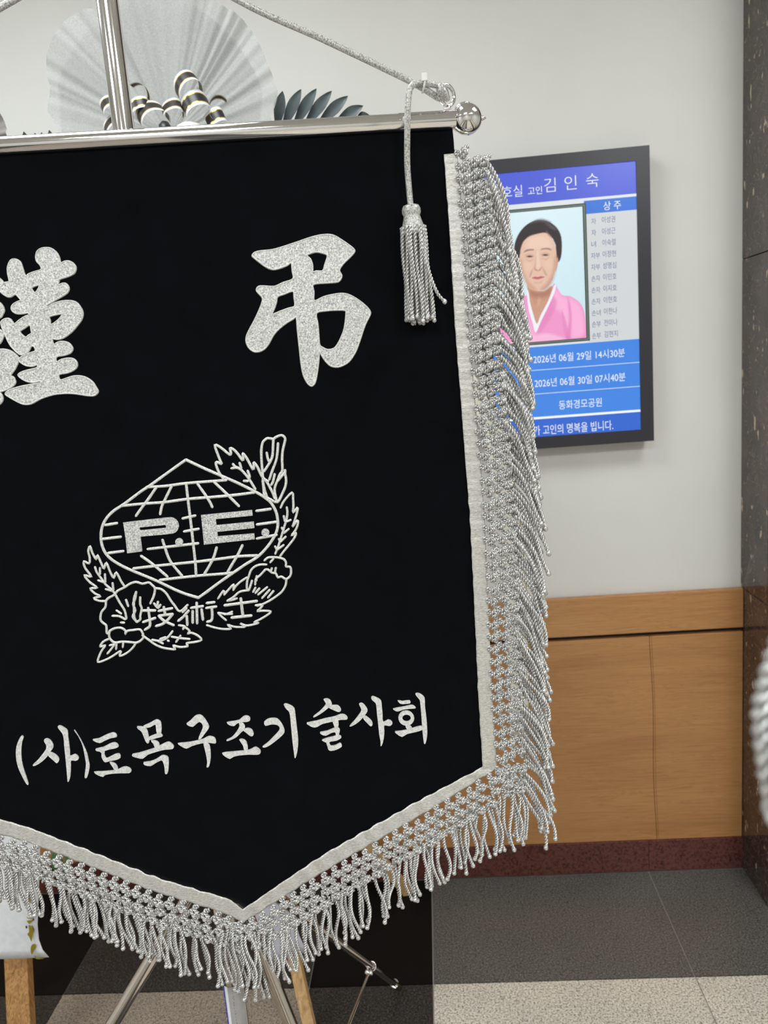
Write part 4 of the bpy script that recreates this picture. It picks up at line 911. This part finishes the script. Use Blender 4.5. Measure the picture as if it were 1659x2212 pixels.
# ================================================================ funeral wreaths behind the banner
def fan_mesh(cpx, Y, outl, pleats, amp, seed):
    c = atY(cpx[0], cpx[1], Y); P = [atY(a, b, Y)-c for a, b in outl]
    pol = sorted((math.atan2(p.z, p.x), math.hypot(p.x, p.z)) for p in P); a0, a1 = pol[0][0], pol[-1][0]
    def rad(a):
        for (x, r), (y, q) in zip(pol, pol[1:]):
            if x <= a <= y: return r+(q-r)*(a-x)/(y-x+1e-9)
        return pol[-1][1]
    mb = MB(); NA, NR = 170, 14; vs = []
    for i in range(NA+1):
        a = a0+(a1-a0)*i/NA; r1 = rad(a)
        nv = noise.noise(Vector((a*pleats*.42, seed*7, 0))); pl = 2.2*nv+1.4*(1-abs(noise.noise(Vector((a*pleats*.7, seed*3+5, 0))))*2.2)*(.3+max(0, noise.noise(Vector((a*1.7, seed, 9))))*2)
        for j in range(NR+1):
            f = j/NR; r = r1*(.03+.97*f)
            vs.append((c.x+r*math.cos(a), Y+amp*pl*(.25+.75*f)*min(1, f*3)-.03*f*f, c.z+r*math.sin(a)))
    mb.add(vs, [(i*(NR+1)+j, (i+1)*(NR+1)+j, (i+1)*(NR+1)+j+1, i*(NR+1)+j+1) for i in range(NA) for j in range(NR)])
    return mb
def blade(base, tip, wid, Y, bow=.004, mid=True):
    # a narrow pointed leaf with a raised midrib, from base pixel to tip pixel
    a, b = atY(base[0], base[1], Y), atY(tip[0], tip[1], Y-.015); t = (b-a); L = t.length; t.normalize(); sdv = t.cross(Vector((0, -1, 0))).normalized(); nn = sdv.cross(t)
    mb = MB(); vs = []; N = 10
    for i in range(N+1):
        f = i/N; wv = wid*(.45+.55*math.sin(min(1, f*1.5)*math.pi/2))*(1-max(0, f-.45)**2*3.0) if f < 1 else 0.0005
        wv = max(wv, .0004); c = a+t*(L*f)+nn*(bow*math.sin(f*math.pi))
        for e, o in ((-1, .0022), (-.5, .0010), (0, 0), (.5, .0010), (1, .0022)): vs.append(c+sdv*(e*wv)-nn*o*(1 if e else 0)*-1)
    mb.add(vs, [(i*5+k, i*5+k+1, (i+1)*5+k+1, (i+1)*5+k) for i in range(N) for k in range(4)])
    return mb
def ribbon_loop(cpx, Rpx, wpx, axis, Y, a0, a1, parent, squash=.9, twist=0, facing=True):
    c = atY(cpx[0], cpx[1], Y); k = abs(atY(cpx[0]+1, cpx[1], Y).x-c.x)
    ax = (RIGHT*axis[0]+DOWN*axis[1]-fwd*axis[2]).normalized(); up = (-DOWN - ax*(-DOWN).dot(ax)).normalized(); sd_ = ax.cross(up)
    if facing:
        ac = math.atan2(sd_.dot(-fwd), up.dot(-fwd)); sg = 1 if math.sin(ac) <= 0 else -1; a0, a1 = (ac+a0, ac+a1) if sg > 0 else (ac-a1, ac-a0)
    mb = MB(); N = 40; cols = [(-1, 'w'), (-.62, 'g'), (-.50, 'b'), (.50, 'g'), (.62, 'w'), (1, None)]; ids = {'w': 0, 'g': 1, 'b': 2}; vs = []
    for i in range(N+1):
        a = a0+(a1-a0)*i/N; r = Rpx*k*(1+.12*math.sin(a*2+cpx[0]))
        p = c+up*(r*math.cos(a))+sd_*(r*squash*math.sin(a))
        for e, _ in cols: vs.append(p+ax*(e*wpx*k/2)+ax*(twist*k*(i/N-.5)))
    m = len(cols); b = len(mb.v)
    for j in range(m-1): mb.add([vs[i*m+q] for i in range(N+1) for q in (j, j+1)], [(2*i, 2*i+1, 2*i+3, 2*i+2) for i in range(N)], ids[cols[j][1]])
    return build(mb, 'ribbon_loop', [M['rib_white'], M['rib_gold'], M['rib_black']], parent, True)
def flower_mesh(R0, rings, name, mat):
    mb = MB()
    for q in range(rings):
        n = 16-q*2; el = .15+q*.30; L = R0*(1-.13*q)
        for k in range(n):
            a = 2*math.pi*(k+.5*q)/n; d = Vector((math.cos(a), 0, math.sin(a))); t = Vector((-math.sin(a), 0, math.cos(a))); o = Vector((0, -1, 0))
            w_ = R0*.17; pts = [d*R0*.08, d*L*.6*math.cos(el)+o*L*.6*math.sin(el)+t*w_, d*L*math.cos(el)+o*L*math.sin(el), d*L*.6*math.cos(el)+o*L*.6*math.sin(el)-t*w_]
            mb.add(pts, [(0, 1, 2, 3)])
    mb.lathe([(R0*.3, -.004), (R0*.35, .0), (R0*.2, .012)], (0, 0, 0), (0, -1, 0), 10)
    me = mb.mesh(name); me.materials.append(mat); return me

WY = -.40
wr = thing('funeral_wreath', 'funeral wreath with pleated white fabric fan, black and gold bow and palm leaves', 'wreath', (-.52, -.45, 0))
fan = build(fan_mesh((365, 300), WY, [(600,292),(590,262),(607,212),(598,185),(580,140),(558,90),(530,52),(485,22),(440,-5),(370,-25),(300,-30),(250,0),(215,26),(180,34),(150,68),(126,108),(114,150),(122,200),(118,250),(150,300)], 15, .0075, .4), WY and 'fabric_fan', M['fan'], wr, True)
build(fan_mesh((365, 305), WY+.03, [(560,300),(570,200),(520,110),(430,30),(340,5),(240,50),(170,120),(140,210),(150,300)], 9, .009, 2.0), 'fabric_fan', M['fan'], wr, True)
# bow
BY = -.47
for args in (((408,194), 32, 34, (.50,.76,.34), -1.5, 2.3), ((426,234), 32, 38, (.38,.86,.16), -1.5, 1.5), ((331,254), 31, 37, (.50,.72,.40), -1.5, 2.3), ((374,242), 23, 32, (.18,.84,.38), -1.5, 2.2),
             ((243,234), 22, 33, (.40,.78,.36), -1.5, 2.2), ((247,278), 22, 32, (.35,.75,.40), -1.4, 2.0), ((473,238), 27, 16, (.22,-.10,.97), -.7, 2.9, 0), ((292,222), 36, 16, (-.25,.10,.96), -1.5, .2, 0), ((466,260), 20, 34, (.40,.90,.10), -1.4, 1.4), ((302,238), 26, 26, (.25,.90,.10), -1.4, 1.4)):
    ribbon_loop(args[0], args[1], args[2], args[3], BY, args[4], args[5], wr, facing=len(args) == 6)
mb = MB(); mb.lathe([(.030,-.012),(.028,.004),(.020,.013),(.008,.017)], atY(410, 285, BY-.005), (0, -.25, 1), 20); build(mb, 'white_bloom', M['petal_w'], wr, True)
mb = MB(); c = atY(360, 285, BY-.01); mb.lathe([(.004,-.012),(.016,-.008),(.020,0),(.016,.008),(.004,.012)], c, (1, 0, .2), 14); build(mb, 'bow_knot', M['rib_black'], wr, True)
# palm leaves either side
for b_, t_ in (((600,268),(611,197)), ((616,268),(651,193)), ((640,266),(684,192)), ((664,266),(717,197)), ((694,264),(752,208)), ((732,262),(785,229)), ((772,262),(800,250))):
    build(blade(b_, t_, .0118, -.40), 'palm_leaf', M['frond'], wr, True)
for b_, t_ in (((70,330),(52,284)), ((92,330),(76,287)), ((96,330),(91,286)), ((125,330),(107,281)), ((40,335),(25,296))):
    build(blade(b_, t_, .0085, -.40), 'palm_leaf', M['frond'], wr, True)
for b_, t_ in (((170,335),(146,285)), ((205,335),(184,287))): build(blade(b_, t_, .0085, -.40), 'palm_leaf', M['rib_white'], wr, True)
# flower bank hidden by the banner, seen only through the fringe
mb = MB(); cc = atY(500, 1000, -.30)
pts = []
mb.lathe([(.02,-.01),(.36,-.008),(.37,0),(.36,.008),(.02,.01)], (cc.x-.02, -.28, cc.z+.05), (0,1,0), 40); build(mb, 'backing_board', M['dleaf'], wr, True)
fw, fy = flower_mesh(.045, 4, 'white_flower_mesh', M['petal_w']), flower_mesh(.042, 4, 'yellow_flower_mesh', M['petal_y'])
lf = MB(); lv = []
for i in range(7):
    f = i/6; wv = .020*math.sin(math.pi*min(1, f*.98+.02))**.8
    lv += [(-wv, -.004+.012*f, .10*f), (0, -.010*math.sin(f*2), .10*f), (wv, -.004+.012*f, .10*f)]
lf.add(lv, [(i*3+k, i*3+k+1, (i+1)*3+k+1, (i+1)*3+k) for i in range(6) for k in range(2)]); leafm = lf.mesh('leaf_mesh'); leafm.materials.append(M['dleaf'])
ringc_ = Vector((cc.x-.02, -.31, cc.z+.05))
for q, (R_, n_) in enumerate(((.31, 22), (.22, 15), (.13, 9), (.04, 3))):
    for k in range(n_):
        a = 2*math.pi*k/n_+q*.3; p = ringc_+Vector((R_*math.cos(a), -.02-.02*q, R_*math.sin(a)))
        place(fy if q in (0, 2) and k % 2 else fw, 'flower', Matrix.Translation(p) @ Matrix.Rotation(rnd.uniform(0, 6), 4, 'Y'), wr)
for k in range(26):
    a = 2*math.pi*k/26+.1; p = ringc_+Vector((.30*math.cos(a), .01, .30*math.sin(a)))
    place(leafm, 'leaf', Matrix.Translation(p) @ Matrix.Rotation(math.pi/2-a, 4, 'Y'), wr)
def plank(p, q, wid, thk, name, mat, parent, front=Vector((0,-1,0))):
    p, q = Vector(p), Vector(q); t = (q-p).normalized(); sx = t.cross(front).normalized()*wid/2; sy = sx.cross(t).normalized()*thk/2
    mb = MB(); mb.add([p-sx-sy, p+sx-sy, p+sx+sy, p-sx+sy, q-sx-sy, q+sx-sy, q+sx+sy, q-sx+sy], [(0,3,2,1),(4,5,6,7),(0,1,5,4),(1,2,6,5),(2,3,7,6),(3,0,4,7)])
    return build(mb, name, mat, parent, False, .0012)
# easel of the middle wreath: legs that spread towards the viewer, one back stay near the wall
a = atY(612, 1960, -.44); b = atZ(674, 2240, 0.0)
plank(a.lerp(b, -1.6), b, .026, .018, 'leg', M['pine'], wr)
b2 = atZ(46, 2150, 0.0); a2 = atY(58, 1800, -.33); plank(b2.lerp(a2, 2.0), b2, .026, .018, 'leg', M['pine'], wr)
c = atZ(884, 1930, 0.0); d = atY(812, 1846, c.y-.02); plank(c.lerp(d, 4.2), c, .030, .018, 'back_stay', M['pine'], wr)
plank(atY(150, 1500, -.33), atY(820, 1480, -.33), .04, .015, 'cross_bar', M['pine'], wr)
def sheet(rows, Y, name, mat, parent, curl=.0, thick=True, ysh=None):
    # a strip of paper: rows of (left pixel, right pixel, y-left, y-right) from top to bottom
    mb = MB(); vs = []; W = 12
    for i, (xl, xr_, yl, yr) in enumerate(rows):
        for k in range(W+1):
            f = k/W; fy_ = i/(len(rows)-1)
            Yk = Y - curl*(f**3)*(fy_**2) + .004*math.sin(f*5+fy_*2)
            vs.append(atY(xl+(xr_-xl)*f, yl+(yr-yl)*f, Yk))
    mb.add(vs, [(i*(W+1)+k, (i+1)*(W+1)+k, (i+1)*(W+1)+k+1, i*(W+1)+k+1) for i in range(len(rows)-1) for k in range(W)])
    o = build(mb, name, mat, parent, True); s_ = o.modifiers.new('solid', 'SOLIDIFY'); s_.thickness = .0006; return o
# condolence ribbon of the middle wreath (right tail), cool white
sheet([(520,590,1500,1500),(528,602,1700,1695),(540,618,1880,1870),(551,634,1985,1975),(556,646,2040,2020),(560,656,2065,2042),(563,664,2087,2056)], -.62, 'ribbon_tail', M['lilac_paper'], wr, .01)
# cream ribbon hanging right of the banner
cr = sheet([(860,890,735,700),(930,962,770,735),(1000,1036,850,825),(1045,1084,940,925),(1066,1106,1040,1030),(1084,1126,1170,1165),(1090,1133,1270,1262),(1096,1138,1360,1352),(1100,1142,1430,1420),(1104,1142,1520,1515),(1104,1138,1600,1595)], -.30, 'ribbon_tail', M['cream'], wr, .012)
mb = MB(); mb.tube([atY(x, y, -.316) for x, y in ((893,698),(965,733),(1039,823),(1087,923),(1109,1030),(1129,1165),(1136,1262),(1141,1352),(1145,1420),(1145,1515),(1141,1595))], .0012, 6); build(mb, 'ribbon_piping', M['goldprint'], cr, True)

w2 = thing('funeral_wreath', 'funeral wreath at the left edge with knotty wood leg and gold-printed white ribbon', 'wreath', (-.95, -.55, 0))
build(fan_mesh((-110, 300), -.45, [(28,330),(34,300),(22,268),(8,240),(-10,212),(-60,190),(-130,180),(-190,210),(-220,270),(-230,330)], 9, .012, 1.0), 'fabric_fan', M['greyfab'], w2, True)
lb = atZ(52, 2330, 0.0); lt = atY(38, 2040, -.52)
plank(lt.lerp(lb, -2.2), lb, .054, .022, 'leg', M['knotty'], w2)
plank(Vector((lb.x-.62, lb.y, 0)).lerp(Vector((lt.x-.5, -.36, 1.2)), 0), Vector((lt.x-.5, -.36, 1.2)), .054, .022, 'leg', M['knotty'], w2)
mb = MB(); c2 = atY(-260, 1100, -.38); mb.lathe([(.02,-.01),(.30,-.008),(.31,0),(.30,.008),(.02,.01)], c2, (0,1,0), 36); build(mb, 'backing_board', M['dleaf'], w2, True)
for q, (R_, n_) in enumerate(((.26, 16), (.17, 11), (.08, 6))):
    for k in range(n_):
        a = 2*math.pi*k/n_+q*.3; place(fy if q == 0 and k % 2 else fw, 'flower', Matrix.Translation(c2+Vector((R_*math.cos(a), -.03-.02*q, R_*math.sin(a)))) @ Matrix.Rotation(rnd.uniform(0, 6), 4, 'Y'), w2)
RYP = -.66
rb = sheet([(-120,92,1500,1500),(-118,90,1700,1700),(-116,86,1860,1858),(-114,83,1950,1948),(-112,81,2000,1998),(-110,84,2035,2030),(-108,92,2056,2052),(-106,106,2076,2068)], RYP, 'ribbon_tail', M['paper'], w2, .004)
def printed(polys, mat, off=.005):
    mb = MB()
    for q in polys:
        p = smooth_closed([(x, y) for x, y in q], 3); tr = geometry.tessellate_polygon([[Vector((v.x, v.y, 0)) for v in p]])
        fx = lambda v: max(0, (v.x+112)/200); mb.add([atY(v.x, v.y, RYP-off-.004*(fx(v)**3)*.8-.004*abs(math.sin(fx(v)*5+1.6))) for v in p], [tuple(t) for t in tr])
    build(mb, 'gold_pattern' if mat == 'goldprint' else 'ink_pattern', M[mat], rb)
printed([[(60,1898),(65,1902),(65,1930),(67,1952),(60,1940)], [(66,1973),(70,1980),(67,1986),(62,1978)], [(57,1980),(66,1986),(60,1984)], [(58,1989),(66,1988),(74,1986),(66,1994),(63,1996)],
         [(62,1998),(69,2003),(72,2014),(69,2026),(68,2034),(63,2024),(59,2018),(63,2012)], [(68,2042),(76,2039),(77,2048),(72,2056),(69,2062),(66,2054)], [(75,2064),(82,2069),(96,2070),(84,2072),(76,2070)]], 'goldprint')
printed([[(71,1983),(74,1985),(73,1989),(70,1988)], [(55,2001),(58,2000),(59,2004),(56,2006)], [(68,1998),(73,2006),(73.5,2014),(72.6,2013),(71,2006)]], 'inkprint')
for b_, t_, wd in (((128,1850),(140,1912),.014), ((118,1840),(126,1885),.010), ((146,1850),(146,1900),.008)): build(blade(b_, t_, wd, -.50), 'leaf', M['leaf'], w2, True)

# ================================================================ tassel of the next stand, close to the viewer on the right
NY = -1.765
ns = thing('banner_stand', 'second chrome banner stand close to the viewer, beyond the right edge', 'stand', (.86, NY+.03, 0))
mb = MB(); mb.tube([(.10, NY, 1.765), (1.02, NY, 1.765)], .0095, 18); build(mb, 'cross_rod', M['chrome'], ns, 'auto')
mb = MB(); mb.tube([(.86, NY+.022, .03), (.86, NY+.022, 1.86)], .012, 18); build(mb, 'pole', M['chrome'], ns, 'auto')
mb = MB(); mb.lathe([(.15, 0), (.15, .012), (.05, .022), (.012, .045)], (.86, NY+.022, 0), (0, 0, 1), 32); build(mb, 'base_plate', M['chrome'], ns, 'auto')
mb = MB(); mb.lathe([(.005, 0), (.013, .006), (.0165, .015), (.013, .026), (.004, .032)], (.101, NY, 1.765), (-1, 0, 0), 24); build(mb, 'finial', M['chrome'], ns, True)
nb = thing('tassel_cord', 'out-of-focus pale silver tassel hanging close to the viewer at the right edge', 'tassel', (.116, NY, 1.26))
TX = .1212
mb = MB(); mb.tube(smooth_open([(TX, NY-.012, 1.765), (TX, NY-.008, 1.66), (TX, NY, 1.50), (TX, NY, 1.355)], 6), .0034, 12); mb.torus((TX, NY, 1.765), (1, 0, 0), .0128, .0034, 24, 10); build(mb, 'braided_cord', M['braid'], nb, True)
mb = MB(); mb.lathe([(.004,-.003),(.0088,-.0015),(.0105,.002),(.0108,.006),(.0092,.0095),(.0098,.012),(.0118,.019),(.0140,.026),(.0140,.030)], (TX, NY, 1.361), (0, 0, -1), 24); build(mb, 'tassel_neck', M['braid'], nb, True)
for k in range(24):
    a = 2*math.pi*k/16; rr = .0135 if k < 16 else .007; c_, s_ = math.cos(a), math.sin(a); L = rnd.uniform(.066, .075)
    x0, y0 = TX+c_*rr*.95, NY+s_*rr*.95; bl = 1.55 if c_ < 0 else 1.2
    pts = [(x0, y0, 1.334), (TX+c_*rr*bl, NY+s_*rr*1.2, 1.334-L*.45), (TX+c_*rr*(bl-.12), NY+s_*rr*1.15, 1.334-L*.8), (TX+c_*rr*(bl-.3), NY+s_*rr*1.1, 1.334-L)]
    mb = MB(); mb.twist(smooth_open(pts, 6), .0027, .0105, 2, 5, 8, k); mb.lathe([(.001, .004), (.0028, .002), (.0032, 0), (.0028, -.0025), (.001, -.0042)], pts[-1], (0, 0, 1), 9); build(mb, 'tassel_strand', M['cord'], nb, True)
